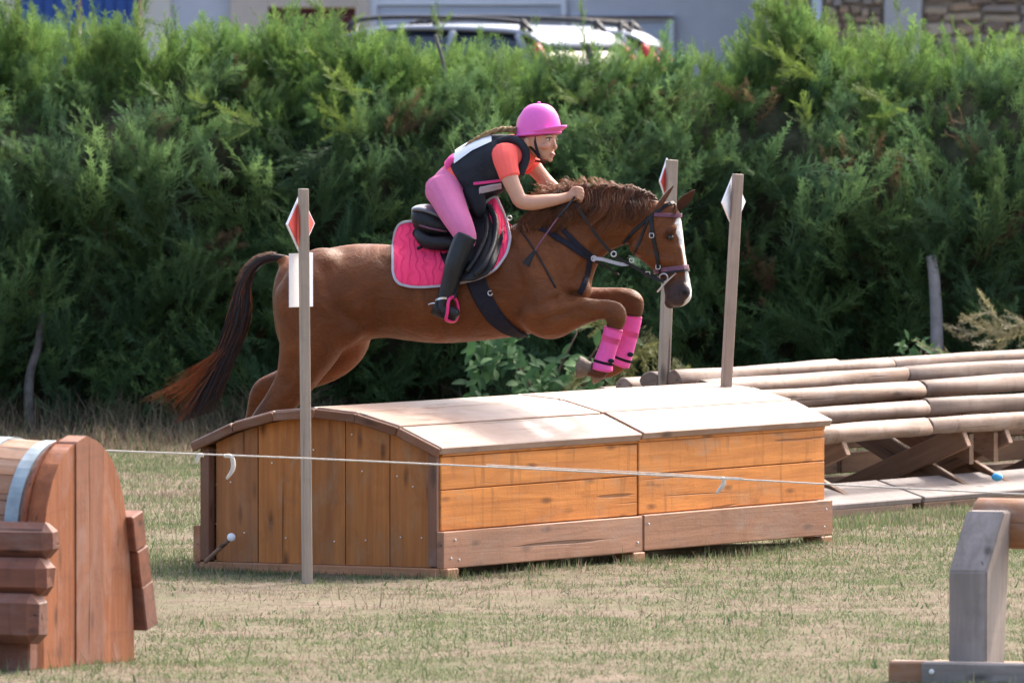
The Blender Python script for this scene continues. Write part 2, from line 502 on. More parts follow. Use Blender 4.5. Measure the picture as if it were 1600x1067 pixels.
turf = [
    blades(330000, (-4.4, 4.4), (-10.5, 4), lambda x, y, rg: .010 + .014 * rg.rand(len(x)) + .030 * (rndnoise(x, y, .12, 77) - .45).clip(0) + .012 * green_amt(x, y) * rg.rand(len(x)), lambda n, rg: rg.uniform(.004, .008, n), turf_col, 1, 2.6, lambda x, y, rg: off_box(x, y, rg) & (rg.rand(len(x)) < .10 + 1.2 * green_amt(x, y) + .55 * rndnoise(x, y, .22, 14))),
    blades(150000, (-4.4, 4.4), (4, 16.5), lambda x, y, rg: .018 + .035 * rg.rand(len(x)), lambda n, rg: rg.uniform(.004, .008, n), turf_col, 2, 1.2),
    # scattered taller tufts and stalks
    blades(9000, (-4.2, 4.2), (-10.5, 10), lambda x, y, rg: .06 + .07 * rg.rand(len(x)), lambda n, rg: rg.uniform(.004, .008, n), turf_col, 3, .7,
           lambda x, y, rg: off_box(x, y, rg) & (rndnoise(x, y, .16, 21) > .62)),
    blades(11000, (-4.2, 4.2), (-10.5, 8), lambda x, y, rg: .02 + .035 * rg.rand(len(x)), lambda n, rg: rg.uniform(.010, .018, n), lambda x, y, n, rg: np.array([[.06, .11, .045], [.08, .135, .055]])[rg.randint(0, 2, n)] * rg.uniform(.8, 1.3, (n, 1)), 6, 1.5,
           lambda x, y, rg: off_box(x, y, rg) & (rndnoise(x, y, .075, 23) > .76)),
]
# greener, longer grass against the foot of the wooden box and the log jump
def fringe(x0, y0, x1, y1, n, seed, hmax, spread=.10):
    def place(rg): pass
    rg = np.random.RandomState(seed); t = rg.rand(n)
    x = x0 + (x1 - x0) * t + rg.normal(0, spread, n); y = y0 + (y1 - y0) * t + rg.normal(0, spread, n) - .04
    k = rndnoise(x, y, .22, seed) > .34
    x, y = x[k], y[k]; n = len(x)
    it = iter([x, y])
    class F:
        def uniform(s, a, b, m): return next(it)
    vs, o, c = None, None, None
    z = gh(x, y) - .004; h = hmax * rg.uniform(.3, 1, n) * (.4 + rndnoise(x, y, .3, seed + 1)); w = rg.uniform(.004, .008, n)
    az = rg.uniform(0, 6.28, n); la = rg.uniform(0, 6.28, n); ln = rg.rand(n) * .6 * h
    b = np.stack([np.cos(az) * w / 2, np.sin(az) * w / 2, np.zeros(n)], -1); base = np.stack([x, y, z], -1)
    mid = base + np.stack([np.cos(la) * ln * .3, np.sin(la) * ln * .3, h * .55], -1)
    tip = base + np.stack([np.cos(la) * ln, np.sin(la) * ln, h * .9], -1)
    vs = np.stack([base - b, base + b, mid + b * .7, tip, mid - b * .7], 1).reshape(-1, 3)
    col = np.where(rg.rand(n)[:, None] < .78, GREEN[rg.randint(0, 4, n)], STRAW[rg.randint(0, 4, n)]) * rg.uniform(.8, 1.2, (n, 1))
    return vs, np.arange(n)[:, None] * 5, np.repeat(col, 5, 0)
e = BOXN + LD * 3.96; f = BOXN + WD * 1.35
turf += [fringe(BOXN.x + .05, BOXN.y - .06, e.x, e.y - .06, 2000, 31, .07), fringe(BOXN.x, BOXN.y - .06, f.x, f.y - .06, 900, 32, .055),
         fringe(1.60, 4.6, 4.2, 9.0, 4200, 33, .085, .20), fringe(f.x, f.y, f.x - 1.2, f.y + 2, 1200, 34, .09, .4)]
tag(link('field_grass', blade_object('field_grass', turf, M['grass'], False)), 'short parched grass patched with green across the field', 'grass', kind='stuff')
def dry_col(x, y, n, rg):
    c = np.where(rg.rand(n)[:, None] < .22, GREEN[rg.randint(0, 4, n)] * .8, np.array([[.24, .185, .125], [.19, .14, .095], [.30, .24, .17], [.15, .115, .08]])[rg.randint(0, 4, n)])
    return c * rg.uniform(.7, 1.15, (n, 1))
dry = [blades(26000, (-5, 5), (14.6, 17.1), lambda x, y, rg: np.clip(.05 + .42 * rg.rand(len(x)) * ((y - 14.1) / 2.8) ** 1.6, .04, .5) * (.5 + .8 * rndnoise(x, y, .5, 41)),
              lambda n, rg: rg.uniform(.004, .009, n), dry_col, 5, 1.1)]
tag(link('tall_dry_grass', blade_object('tall_dry_grass', dry, M['grass'])), 'tall dry brown grass and weeds along the foot of the hedge', 'dry grass', kind='stuff')

# ------------------------------------------------------------------ cypress hedge
def kite(p, d, nrm, l, w):
    s = np.cross(d, nrm); s /= np.linalg.norm(s) + 1e-9
    return [p, p + d * l * .4 + s * w / 2, p + d * l, p + d * l * .4 - s * w / 2]
def spray(seed, n=15, slim=1.0):
    """feathery cypress spray along +X, unit length: fine needles on fine branchlets"""
    rg = np.random.RandomState(seed); vs = []
    def stem(s): return np.array([s, .05 * math.sin(s * 3 + seed), .12 * math.sin(s * 2.2 + seed * 1.7)])
    for i in range(4):
        p = stem(i / 4); d = stem((i + 1) / 4) - p; l = np.linalg.norm(d)
        vs += kite(p, d / l, np.array([0, 0, 1.]), l * 1.3, .016)
    for i in range(n):
        s = .04 + .95 * (i + rg.rand() * .5) / n
        for side in (-1, 1):
            p = stem(s); l = (.34 * (1 - s) ** .7 + .09) * rg.uniform(.65, 1.2) * slim
            a = R(rg.uniform(14, 32)) * side; tz = rg.uniform(-.3, .4)
            d = np.array([math.cos(a), math.sin(a), tz]); d /= np.linalg.norm(d)
            nm = np.array([rg.uniform(-.6, .6), rg.uniform(-.6, .6), 1.])
            vs += kite(p, d, nm, l * 1.1, .018)
            for j in range(2):
                u = .25 + .30 * j + rg.rand() * .1; sd = 1 if (j + i) % 2 else -1
                a2 = a + R(rg.uniform(16, 34)) * sd
                d2 = np.array([math.cos(a2), math.sin(a2), tz + rg.uniform(-.25, .35)]); d2 /= np.linalg.norm(d2)
                vs += kite(p + d * l * u, d2, nm, l * (.66 - .3 * u) + .05, .0155)
    return np.array(vs)
SPR = [spray(s, 11, 1.0) for s in range(4)] + [spray(s, 12, .6) for s in range(4, 9)]
def place_sprays(pos, dirs, length, col, seed, kinds=None):
    """instances the sprays into one vertex block: X on dirs, random roll"""
    rg = np.random.RandomState(seed); n = len(pos)
    X = dirs / np.linalg.norm(dirs, axis=1, keepdims=True)
    r = rg.normal(size=(n, 3)); r += np.array([0, -.8, .5])
    Z = r - (r * X).sum(1, keepdims=True) * X; Z /= np.linalg.norm(Z, axis=1, keepdims=True)
    Y = np.cross(Z, X)
    Rm = np.stack([X, Y, Z], 2) * length[:, None, None]
    out, oc = [], []
    kk = rg.randint(0, len(SPR), n) if kinds is None else np.array(kinds)[rg.randint(0, len(kinds), n)]
    for k in range(len(SPR)):
        s = kk == k
        if not s.any(): continue
        w = np.einsum('nij,vj->nvi', Rm[s], SPR[k]) + pos[s][:, None, :]
        out.append(w.reshape(-1, 3))
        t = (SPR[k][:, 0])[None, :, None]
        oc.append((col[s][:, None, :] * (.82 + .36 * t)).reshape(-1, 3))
    return np.concatenate(out), np.concatenate(oc)
M['cypress'] = attr_mat('cypress_foliage', .6, .25, trans=.45, var=.2, scale=6)
HX, HTOP = 6.6, 2.42
def hedge_front(x, z):
    """Y of the hedge's front surface: bulging, rounded back at the top"""
    lump = (rndnoise(x, z, .75, 51) - .5) * .55 + (rndnoise(x, z, .3, 52) - .5) * .26
    back = np.clip((z - 1.72) / .78, 0, 1.3) ** 1.7 * 1.05
    under = np.clip((.75 - z) / .75, 0, 1) ** 1.5 * .28
    return 17.0 + lump + back + under
TOPX = [-400, 0, 100, 200, 300, 400, 480, 600, 700, 800, 900, 1000, 1060, 1150, 1185, 1215, 1260, 1300, 1380, 1450, 1600, 2000]
TOPY = [28, 28, 44, 34, 56, 46, 30, 68, 88, 84, 92, 98, 102, 88, 22, -16, 8, 48, 74, 60, 74, 60]
def top_z(x, y):
    px = 800 + np.asarray(x) * FPX / (CAM_D + 18.0)
    return CAM_H - (np.interp(px, TOPX, TOPY) + 3) * (CAM_D + 18.0) / FPX
def plumes(nc, per, xr, zfun, yfun, dfun, lr, cols, seed, spread, kinds=None, brown=0.0):
    """clusters of sprays that share a branch direction, so the hedge reads as plumes with dark gaps"""
    rg = np.random.RandomState(seed)
    x = np.where(rg.rand(nc) < .84, rg.uniform(-3.8, 3.8, nc), rg.uniform(3.8, xr[1], nc) * rg.choice([-1, 1], nc)); z = zfun(x, rg); y = yfun(x, z, rg)
    d = dfun(x, z, rg, nc); d /= np.linalg.norm(d, axis=1, keepdims=True)
    L = rg.uniform(*lr, nc)
    base = np.stack([x, y, z], -1) - d * (L * .8)[:, None]
    t = rg.rand(nc, per) ** .9
    pos = base[:, None] + d[:, None] * (L[:, None] * t * 1.0)[:, :, None] + rg.normal(0, spread, (nc, per, 3))
    dirs = d[:, None] + rg.normal(0, .30, (nc, per, 3)) + np.array([0, 0, .12])
    ln = L[:, None] * (1.0 - .45 * t) * rg.uniform(.7, 1.15, (nc, per))
    c = np.array(cols)[rg.randint(0, len(cols), nc)] * rg.uniform(.72, 1.25, (nc, 1))
    k = rg.rand(nc) < brown; c[k] = np.array([.15, .10, .055]) * rg.uniform(.7, 1.2, (k.sum(), 1))
    c = np.repeat(c[:, None], per, 1) * rg.uniform(.85, 1.15, (nc, per, 1))
    return place_sprays(pos.reshape(-1, 3), dirs.reshape(-1, 3), ln.ravel(), c.reshape(-1, 3), seed + 1, kinds)
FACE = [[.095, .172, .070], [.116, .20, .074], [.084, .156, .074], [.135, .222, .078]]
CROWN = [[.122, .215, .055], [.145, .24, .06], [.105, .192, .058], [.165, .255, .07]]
def face_dir(x, z, rg, n):
    sx = np.sign(rndnoise(x, z, .6, 91) - .5) * .5
    return np.stack([sx + rg.normal(0, .55, n), -rg.uniform(.35, .9, n), rg.normal(.75, .40, n)], -1)
face_z = lambda x, rg: .1 + (HTOP - .15) * rg.rand(len(x)) ** .9
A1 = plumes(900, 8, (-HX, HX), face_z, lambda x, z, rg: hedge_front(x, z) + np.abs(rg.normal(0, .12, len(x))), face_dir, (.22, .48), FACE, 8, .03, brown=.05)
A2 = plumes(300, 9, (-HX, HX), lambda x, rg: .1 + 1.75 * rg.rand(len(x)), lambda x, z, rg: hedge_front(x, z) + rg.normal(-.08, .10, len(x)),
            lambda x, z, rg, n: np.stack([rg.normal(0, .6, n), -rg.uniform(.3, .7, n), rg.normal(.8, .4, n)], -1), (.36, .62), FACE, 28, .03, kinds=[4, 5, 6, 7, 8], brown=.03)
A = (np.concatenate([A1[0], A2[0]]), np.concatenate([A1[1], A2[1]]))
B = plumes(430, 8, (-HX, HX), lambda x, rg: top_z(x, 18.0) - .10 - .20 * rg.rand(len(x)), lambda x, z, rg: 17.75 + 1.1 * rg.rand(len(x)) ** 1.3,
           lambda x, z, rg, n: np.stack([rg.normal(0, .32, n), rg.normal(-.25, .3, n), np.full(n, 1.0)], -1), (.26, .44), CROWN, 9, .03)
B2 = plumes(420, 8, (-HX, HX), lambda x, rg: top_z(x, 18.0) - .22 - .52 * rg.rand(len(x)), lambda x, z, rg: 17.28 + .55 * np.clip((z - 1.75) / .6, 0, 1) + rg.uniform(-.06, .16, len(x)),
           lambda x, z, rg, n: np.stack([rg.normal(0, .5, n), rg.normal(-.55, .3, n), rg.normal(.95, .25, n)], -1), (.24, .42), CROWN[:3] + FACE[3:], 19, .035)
# single leaders that stand clear of the top, placed where the photograph has them
C_, Cc = [], []
def leader(px, py_tip, px0, py0, Y, width, nn, seed, tint=(.13, .20, .05)):
    rg = np.random.RandomState(seed); p0 = np.array(P(px0, py0, Y)); p1 = np.array(P(px, py_tip, Y - .15))
    t = rg.rand(nn) ** .8; pos = p0 + (p1 - p0) * t[:, None]
    ax = (p1 - p0) / np.linalg.norm(p1 - p0); L = np.linalg.norm(p1 - p0)
    dd = ax * 1.1 + rg.normal(0, .55, (nn, 3))
    le = width * (1.15 - .75 * t) * rg.uniform(.7, 1.2, nn)
    cc = np.array(tint) * rg.uniform(.8, 1.25, (nn, 1))
    a, b = place_sprays(pos, dd, le, cc, seed + 1); C_.append(a); Cc.append(b)
for i, (a1, b1, a0, b0, Yv, w, nn) in enumerate([
    (1185, -25, 1265, 150, 17.9, .30, 46), (1230, -30, 1290, 130, 18.0, .26, 30), (15, -12, 55, 110, 17.9, .26, 26), (112, 4, 110, 110, 18.0, .22, 18),
    (228, -14, 205, 120, 18.0, .24, 24), (400, 18, 440, 120, 17.9, .20, 16), (500, 5, 500, 120, 18.0, .22, 18), (560, 12, 545, 120, 18.0, .2, 14),
    (678, 0, 705, 120, 17.9, .20, 14), (905, 0, 925, 120, 17.8, .18, 12), (1545, 50, 1470, 15, 17.9, .14, 8), (1370, 38, 1385, 120, 17.8, .2, 14),
    (1405, 5, 1420, 110, 18.0, .2, 14), (1580, 60, 1550, 130, 17.8, .2, 14), (835, 30, 840, 110, 18.1, .16, 9), (985, 62, 985, 130, 17.7, .18, 10),
    (480, 75, 565, 165, 17.2, .2, 18), (300, 155, 420, 205, 17.05, .2, 18), (870, 140, 960, 200, 17.1, .2, 16), (1170, 60, 1290, 130, 17.4, .22, 18),
    (1350, 140, 1430, 190, 17.2, .22, 18), (500, 160, 560, 210, 17.0, .2, 14), (790, 205, 770, 250, 16.9, .18, 10), (1255, 150, 1265, 230, 17.0, .2, 12)]):
    leader(a1, b1, a0, b0, Yv, w, nn, 100 + i, (.155, .225, .05) if i > 15 else (.12, .19, .05))
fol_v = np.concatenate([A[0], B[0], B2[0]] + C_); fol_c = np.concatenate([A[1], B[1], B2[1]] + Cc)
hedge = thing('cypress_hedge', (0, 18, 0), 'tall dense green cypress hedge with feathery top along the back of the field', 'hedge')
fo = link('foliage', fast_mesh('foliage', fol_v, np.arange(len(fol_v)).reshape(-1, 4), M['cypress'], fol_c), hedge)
fo['kind'] = 'stuff'
# dark twig-coloured backing added inside the hedge to block light and gaps
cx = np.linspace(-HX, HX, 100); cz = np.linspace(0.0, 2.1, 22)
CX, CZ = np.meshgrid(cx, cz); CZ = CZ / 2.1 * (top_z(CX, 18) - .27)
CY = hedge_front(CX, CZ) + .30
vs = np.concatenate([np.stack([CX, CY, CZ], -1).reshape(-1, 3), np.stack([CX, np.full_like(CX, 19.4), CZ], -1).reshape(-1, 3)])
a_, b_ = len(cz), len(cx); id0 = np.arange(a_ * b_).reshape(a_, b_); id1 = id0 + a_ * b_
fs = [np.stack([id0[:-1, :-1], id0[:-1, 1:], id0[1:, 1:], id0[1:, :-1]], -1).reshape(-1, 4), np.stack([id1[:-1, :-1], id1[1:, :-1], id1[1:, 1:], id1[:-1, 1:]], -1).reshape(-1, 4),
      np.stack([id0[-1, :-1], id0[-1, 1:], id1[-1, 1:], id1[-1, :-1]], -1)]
M['hedge_backing'] = plain('dark_hedge_backing', (.045, .046, .026), .95, .05, .5, 9, bump=.8)
link('core_backing', fast_mesh('core_backing', vs, np.concatenate(fs), M['hedge_backing'], smooth=True), hedge)['kind'] = 'stuff'
M['palepost'] = plain('pale_post', (.28, .255, .25), .9, .1, .2, 14, bump=.5)
M['trunk'] = plain('pale_grey_bark', (.17, .15, .14), .9, .1, .4, 14, bump=.6)
for i, (pts, r) in enumerate([([(52, 705), (45, 650), (46, 590), (60, 540), (66, 490)], .034), ([(1462, 640), (1464, 530), (1460, 440), (1455, 400)], .042),
                              ([(925, 128), (924, 100), (920, 70)], .016), ([(705, 150), (690, 90), (680, 55)], .012)]):
    Yv = (17.0, 16.82, 17.75, 17.75)[i]
    v_, f_ = tubev([P(x, y, Yv) for x, y in pts], [r, r, r * .9, r * .85, r * .8][:len(pts)], 3, 8)
    mk('trunk', v_, f_, M['palepost' if i == 1 else 'trunk'], hedge, True)
# yellowed cut branches lying against the hedge
def branch(name, specs, tint, seed, mat=None):
    vs, cs = [], []
    for i, (x0, y0, x1, y1, Yv, nn, w) in enumerate(specs):
        rg = np.random.RandomState(seed + i); p0 = np.array(P(x0, y0, Yv)); p1 = np.array(P(x1, y1, Yv - .2))
        t = rg.rand(nn); pos = p0 + (p1 - p0) * t[:, None]; pos[:, 2] += .06 * np.sin(t * 3)
        a, b = place_sprays(pos, (p1 - p0) / np.linalg.norm(p1 - p0) + rg.normal(0, .38, (nn, 3)), w * rg.uniform(.7, 1.2, nn), np.array(tint) * rg.uniform(.7, 1.3, (nn, 1)), seed + 50 + i, [5, 6, 7, 8])
        vs.append(a); cs.append(b)
    vs = np.concatenate(vs); o = link(name, fast_mesh(name, vs, np.arange(len(vs)).reshape(-1, 4), M['cypress'], np.concatenate(cs)))
    return o
tag(branch('cut_branch', [(1030, 500, 965, 620, 15.4, 22, .3), (1020, 540, 900, 610, 15.3, 12, .24), (1000, 520, 905, 515, 15.4, 7, .22), (1040, 560, 1075, 600, 15.3, 8, .2)], (.21, .21, .075), 300),
    'yellowing cypress branches drooping behind the forelegs of the jumping horse', 'branch')
tag(branch('cut_branch', [(1640, 510, 1490, 552, 15.0, 16, .26), (1630, 520, 1535, 498, 15.0, 8, .22), (1620, 548, 1510, 535, 14.9, 8, .22)], (.25, .225, .13), 340),
    'straw coloured dry branch above the log jump at the right edge', 'branch')
# broad-leaved shrub at the hedge foot
M['leaf'] = attr_mat('broad_leaf', .65, .12, trans=.3, var=.2, scale=14)
def shrub(name, box, n, size, seed, label):
    rg = np.random.RandomState(seed); x0, y0, x1, y1, Yv = box
    vs, cs, fs = [], [], []
    for i in range(n):
        px, py = rg.uniform(x0, x1), rg.uniform(y0, y1)
        if rndnoise(np.array([px]), np.array([py]), 60, seed)[0] < .33: continue
        c = np.array(P(px, py, Yv + rg.uniform(-.3, .35)))
        d = np.array([rg.normal(0, .8), -rg.uniform(.1, .9), rg.normal(-.25, .6)]); d /= np.linalg.norm(d)
        nr = np.array([rg.normal(0, .4), -.6, .8]); s = np.cross(d, nr); s /= np.linalg.norm(s); u = np.cross(s, d)
        l = size * rg.uniform(.6, 1.25); w = l * .5; k = len(vs)
        prof = [(0, 0), (.2, .34), (.5, .5), (.78, .34), (1, 0)]
        col = np.array([[.075, .155, .055], [.10, .19, .07], [.055, .12, .05]][rg.randint(3)]) * rg.uniform(.8, 1.25)
        for t, ww in prof:
            m_ = c + d * l * t - u * l * .25 * t * t
            vs += [m_ - s * w * ww + u * w * .25 * ww, m_, m_ + s * w * ww + u * w * .25 * ww]; cs += [col] * 3
        for q in range(4):
            a = k + q * 3
            fs += [(a, a + 1, a + 4, a + 3), (a + 1, a + 2, a + 5, a + 4)]
    th = thing(name, P((x0 + x1) / 2, 690, Yv), label, 'shrub')
    th.location.z = 0
    link('foliage', fast_mesh('foliage', np.array(vs), np.array(fs), M['leaf'], np.array(cs)), th)['kind'] = 'stuff'
    for i in range(7):
        b0 = V((th.location.x + rg.normal(0, .08), th.location.y + rg.normal(0, .05), 0)); b1 = P(rg.uniform(x0, x1), rg.uniform(y0, y0 + 50), Yv)
        v_, f_ = tubev([b0, (b0 + b1) / 2 + V((0, 0, .1)), b1], [.012, .009, .004], 3, 6); mk('stem', v_, f_, M['dark'], th, True)
shrub('broadleaf_shrub', (735, 508, 985, 640, 15.6), 620, .105, 60, 'low broad-leaved shrub with glossy green leaves below the horse')
shrub('broadleaf_shrub', (1395, 530, 1475, 600, 15.2), 90, .09, 61, 'small bright leafy shrub behind the top of the log jump')
# ------------------------------------------------------------------ wooden trunk jump (cambered box)
ZV = V((0, 0, 1))
random.seed(5)
box = thing('box_jump', BOXN, 'orange stained wooden box jump with cambered plank top under the horse', 'jump')
BL, BW = 3.96, 1.35
EAVE, APEX = .625, .79
def bp(l, w, z): return BOXN + LD * l + WD * w + ZV * z
def arch(w):   # top of the end boards across the width
    t = (w / BW - .5) * 2
    return EAVE + (APEX - EAVE) * (1 - abs(t) ** 2.0) - .012
# end boards (near and far end), each cut to the curve of the roof
EDGE = [.045, .285, .54, .79, 1.045, 1.29]
def end_board(w0, w1, l, th, name='end_board', mat=None):
    ks = 5; out = []
    for s in (0, 1):
        ll = l + th * s
        for i in range(ks): out.append(bp(ll, w0 + (w1 - w0) * i / (ks - 1), .055))
        for i in range(ks):
            w = w0 + (w1 - w0) * i / (ks - 1); out.append(bp(ll, w, arch(w)))
    fs = []
    for i in range(ks - 1):
        fs += [(i, i + 1, ks + i + 1, ks + i), (2 * ks + i + 1, 2 * ks + i, 3 * ks + i, 3 * ks + i + 1),
               (ks + i, ks + i + 1, 3 * ks + i + 1, 3 * ks + i), (i + 1, i, 2 * ks + i, 2 * ks + i + 1)]
    fs += [(0, ks, 3 * ks, 2 * ks), (ks - 1, 2 * ks + ks - 1, 4 * ks - 1, 2 * ks - 1)]
    c = bp(l + th / 2, (w0 + w1) / 2, .35)
    # local frame: X up (grain), so rotate the mesh into place
    X, Y = ZV, WD; Z = X.cross(Y); Rm = Matrix((X, Y, Z))
    me = bpy.data.meshes.new(name); me.from_pydata([Rm @ (V(v) - c) for v in out], [], fs); fix_normals(me)
    me.materials.append(mat or M['orange_end'])
    o = link(name, me, box, c); o.rotation_euler = Rm.transposed().to_euler()
    return o
for i in range(5):
    j = random.uniform(0, .008)
    end_board(EDGE[i] + .003, EDGE[i + 1] - .003, .02 + j, .028)
    end_board(EDGE[i] + .003, EDGE[i + 1] - .003, BL - .05, .028)
# nails in the end boards
for i, (w, z) in enumerate([(.10, .20), (.22, .20), (.24, .50), (.42, .18), (.44, .52), (.60, .17), (.72, .62), (.88, .18), (.96, .55), (1.12, .2), (1.2, .45), (.15, .45), (.5, .7)]):
    v_, f_ = ball(bp(.018, w, z), .0042, .003, .0042, n=6); mk('nail', v_, f_, M['nail'], box, True)
# corner battens and sill beam under the end
for w, l in ((.018, .0), (BW - .02, .0)):
    plank('corner_batten', bp(l + .012, w, .06), bp(l + .012, w, EAVE - .01), WD, .05, .06, M['rim'], box, .003)
plank('sill_beam', bp(.03, -.07, .022), bp(.03, BW + .01, .022), LD, .10, .062, M['sill'], box, .006)
# long sides: two modules of three boards on each side, bottom board standing proud
for w, sgn in ((0, -1), (BW, 1)):
    for mod, (l0, l1) in enumerate(((.012, 1.975), (1.985, BL))):
        dz = .0 if mod == 0 else .004
        for z0, z1, t, out, mt in ((.437, .600, .03, 0, 'orange'), (.236, .434, .03, 0, 'orange'), (.052, .232, .042, .026, 'sill')):
            zc = (z0 + z1) / 2 + dz; ww = w + sgn * (out + (.004 if mod else 0))
            ext = .03 if out else 0
            plank('side_board', bp(l0 - (ext if mod == 0 else 0), ww, zc), bp(l1 + (ext if mod else 0), ww, zc), ZV, z1 - z0, t, M[mt], box, .004, .003)
        plank('eave_strip', bp(l0, w + sgn * .006, .6125 + dz), bp(l1, w + sgn * .006, .6125 + dz), ZV, .022, .034, M['orange'], box, .003)
    for l in (.06, 1.93, BL - .04):
        plank('foot_block', bp(l, w - sgn * .06, .025), bp(l, w + sgn * .055, .025), LD, .12, .052, M['sill'], box, .006)
for l, z in ((.05, .10), (.09, .19), (1.92, .1), (2.03, .19), (3.9, .1), (3.92, .19), (.13, .09)):
    v_, f_ = ball(bp(l, -.05, z), .006, .006, .006, n=6); mk('nail', v_, f_, M['nail'], box, True)
# cambered roof: six boards across, two modules long, ends showing at the near end
NP = 6
def roof_z(w):
    t = (w / BW - .5) * 2
    return EAVE + (APEX - EAVE) * (1 - abs(t) ** 2.0)
wE = np.linspace(-.035, BW + .035, NP + 1)
for mod, (l0, l1) in enumerate(((-.03, 1.972), (1.982, BL + .03))):
    for i in range(NP):
        w0, w1 = wE[i] + .002, wE[i + 1] - .002
        a = bp(0, w0, roof_z(w0)) - BOXN; b = bp(0, w1, roof_z(w1)) - BOXN
        d = (b - a); wd = d.normalized(); nrm = LD.cross(wd); nrm = nrm if nrm.z > 0 else -nrm
        c = (a + b) / 2 + nrm * (.021 + random.uniform(0, .004) + (.005 if mod else 0))
        lj = random.uniform(-.006, .006)
        o = plank('roof_board', BOXN + LD * (l0 + lj) + c, BOXN + LD * l1 + c, wd, d.length - .003, .038, M['top'], box, .004, .002)
# end trim that follows the curve
for i in range(NP):
    w0, w1 = wE[i], wE[i + 1]
    a, b = bp(-.018 - .012 * (i % 2) * .3, w0, roof_z(w0) + .012), bp(-.018 - .012 * (i % 2) * .3, w1, roof_z(w1) + .012)
    plank('rim_board', a + (b - a).normalized() * .002 - LD * .022, b - (b - a).normalized() * .002 - LD * .022, LD, .028, .044, M['rim'], box, .004)
# ground anchor: dark bar with a bright cap leaning on the end boards
anc = thing('anchor_stake', bp(-.14, 1.30, .03), 'dark leaning stake with bright white cap at the left corner of the box', 'stake')
p0, p1 = on_plane(320, 878, bp(-.10, 0, 0), LD), on_plane(359, 842, bp(-.05, 0, 0), LD)
v_, f_ = tubev([p0, (p0 + p1) / 2, p1], .011, 2, 8); mk('bar', v_, f_, M['dark'], anc, True)
v_, f_ = ball(p1 + V((.008, -.012, .01)), .021, .014, .021); mk('cap', v_, f_, M['white_sheet'], anc, True)

# ------------------------------------------------------------------ flag poles
BN = V((-.80, -.60, 0)).normalized()      # the flags face the approach
BT = V((.62, -.78, 0)).normalized()
def flag_pole(Y, base, top, w, label, flag=None, sheet=None, flat=.44):
    b, t = P(*base, Y), P(*top, Y)
    fall = (t.x - b.x) / (t.z - b.z)
    if b.z > 0: b = V((b.x - fall * b.z, b.y, -.05))
    root = thing('flag_pole', (b.x, b.y, 0), label, 'flag pole', 'flag poles of the jumps')
    axd = V((math.cos(R(20)), math.sin(R(20)), 0))
    plank('post', b, t, axd, w, w * .9, M['batten'], root, .003)
    if flag:
        (cx, cy, hw, hh, mat, edge) = flag
        c = P(cx, cy, Y + .035); sc = (CAM_D + Y) / FPX
        n_ = V((-.90, .436, 0)); tdir = V((.436, .90, 0))      # board edge-on to the camera by about 64 degrees
        hwm = hw * sc / tdir.x; hhm = hh * sc
        c = c + V((0, .012 + hwm * .0, 0))
        def diamond(s, d0, d1):
            pts = []
            for d_ in (d0, d1):
                for (u, z) in ((-1, 0), (0, 1), (1, 0), (0, -1)): pts.append(c + tdir * (u * hwm * s) + ZV * (z * hhm * s) + n_ * d_)
            return pts, [(0, 1, 2, 3), (7, 6, 5, 4)] + [(i, (i + 1) % 4, 4 + (i + 1) % 4, 4 + i) for i in range(4)]
        v_, f_ = diamond(1, -.004, .004); fb = mk('flag', v_, f_, M[edge], root); fix_normals(fb.data)
        if mat != edge:
            v_, f_ = diamond(.91, -.0075, .0075); q = mk('flag_face', v_, f_, M[mat], fb); fix_normals(q.data)
    if sheet:
        x0, y0, x1, y1 = sheet
        Yb = Y + .035
        a, b2 = P(x0, y0, Yb), P(x1, y1, Yb); tdir = V((.55, .835, 0))
        wd = (b2.x - a.x) / tdir.x; c = V(((a.x + b2.x) / 2, (a.y + b2.y) / 2 + .035, (a.z + b2.z) / 2))
        plank('number_board', c - tdir * wd / 2, c + tdir * wd / 2, ZV, a.z - b2.z, .004, M['white_sheet'], root, .001)
    return root
flag_pole(-1.12, (480, 903), (474, 295), .044, 'grey flag pole with red diamond and white board before the end of the box', (469, 350, 21, 48, 'red_flag', 'white_sheet'), (452, 396, 488, 480))
flag_pole(2.95, (1131, 660), (1153, 272), .050, 'leaning flag pole with white diamond at the far end of the box', (1146, 316, 19, 44, 'white_sheet', 'white_sheet'))
flag_pole(6.3, (1035, 640), (1050, 250), .056, 'flag pole with red diamond behind the horse head', (1042, 283, 12, 36, 'red_flag', 'white_sheet'))

# ------------------------------------------------------------------ log jump on the right
J0 = G(1285, 806)
def jp(l, u, z): return J0 + LD * l + WD * u + ZV * z
def jl(px, u):     # l-coordinate where the row's vertical plane is seen at this column
    n_ = V((LD.y, -LD.x, 0)); p = on_plane(px, 600, J0 + WD * u, n_)
    return (p - J0).dot(LD)
def jz(px, py, u):
    n_ = V((LD.y, -LD.x, 0)); return on_plane(px, py, J0 + WD * u, n_).z
ROWS = [(.05, 1400, 671, 1447, .050), (.235, 1400, 641, 1443, .049), (.415, 1400, 611, 1436, .050), (.59, 1400, 588, 1411, .049), (.765, 1400, 571, 1389, .046)]
lj = thing('log_jump', jp(.5, .5, 0), 'wide log jump of grey peeled logs on crossed supports behind the box', 'jump')
LEFT = jl(1052, .765)
END = LEFT + 6.4
zs = []
for i, (u, sx, sy, jx, r) in enumerate(ROWS):
    z = jz(sx, sy, u); zs.append(z); j = jl(jx, u)
    s0 = random.uniform(-.03, .05)
    if i == 3: s0 = .02
    log('log', jp(LEFT + s0, u, z), jp(j - .006, u, z + random.uniform(-.004, .004)), r, M['log'], lj, seed=i)
    log('log', jp(j + .006, u, z + .004), jp(END, u, z), r * .97, M['log'], lj, seed=i + 20)
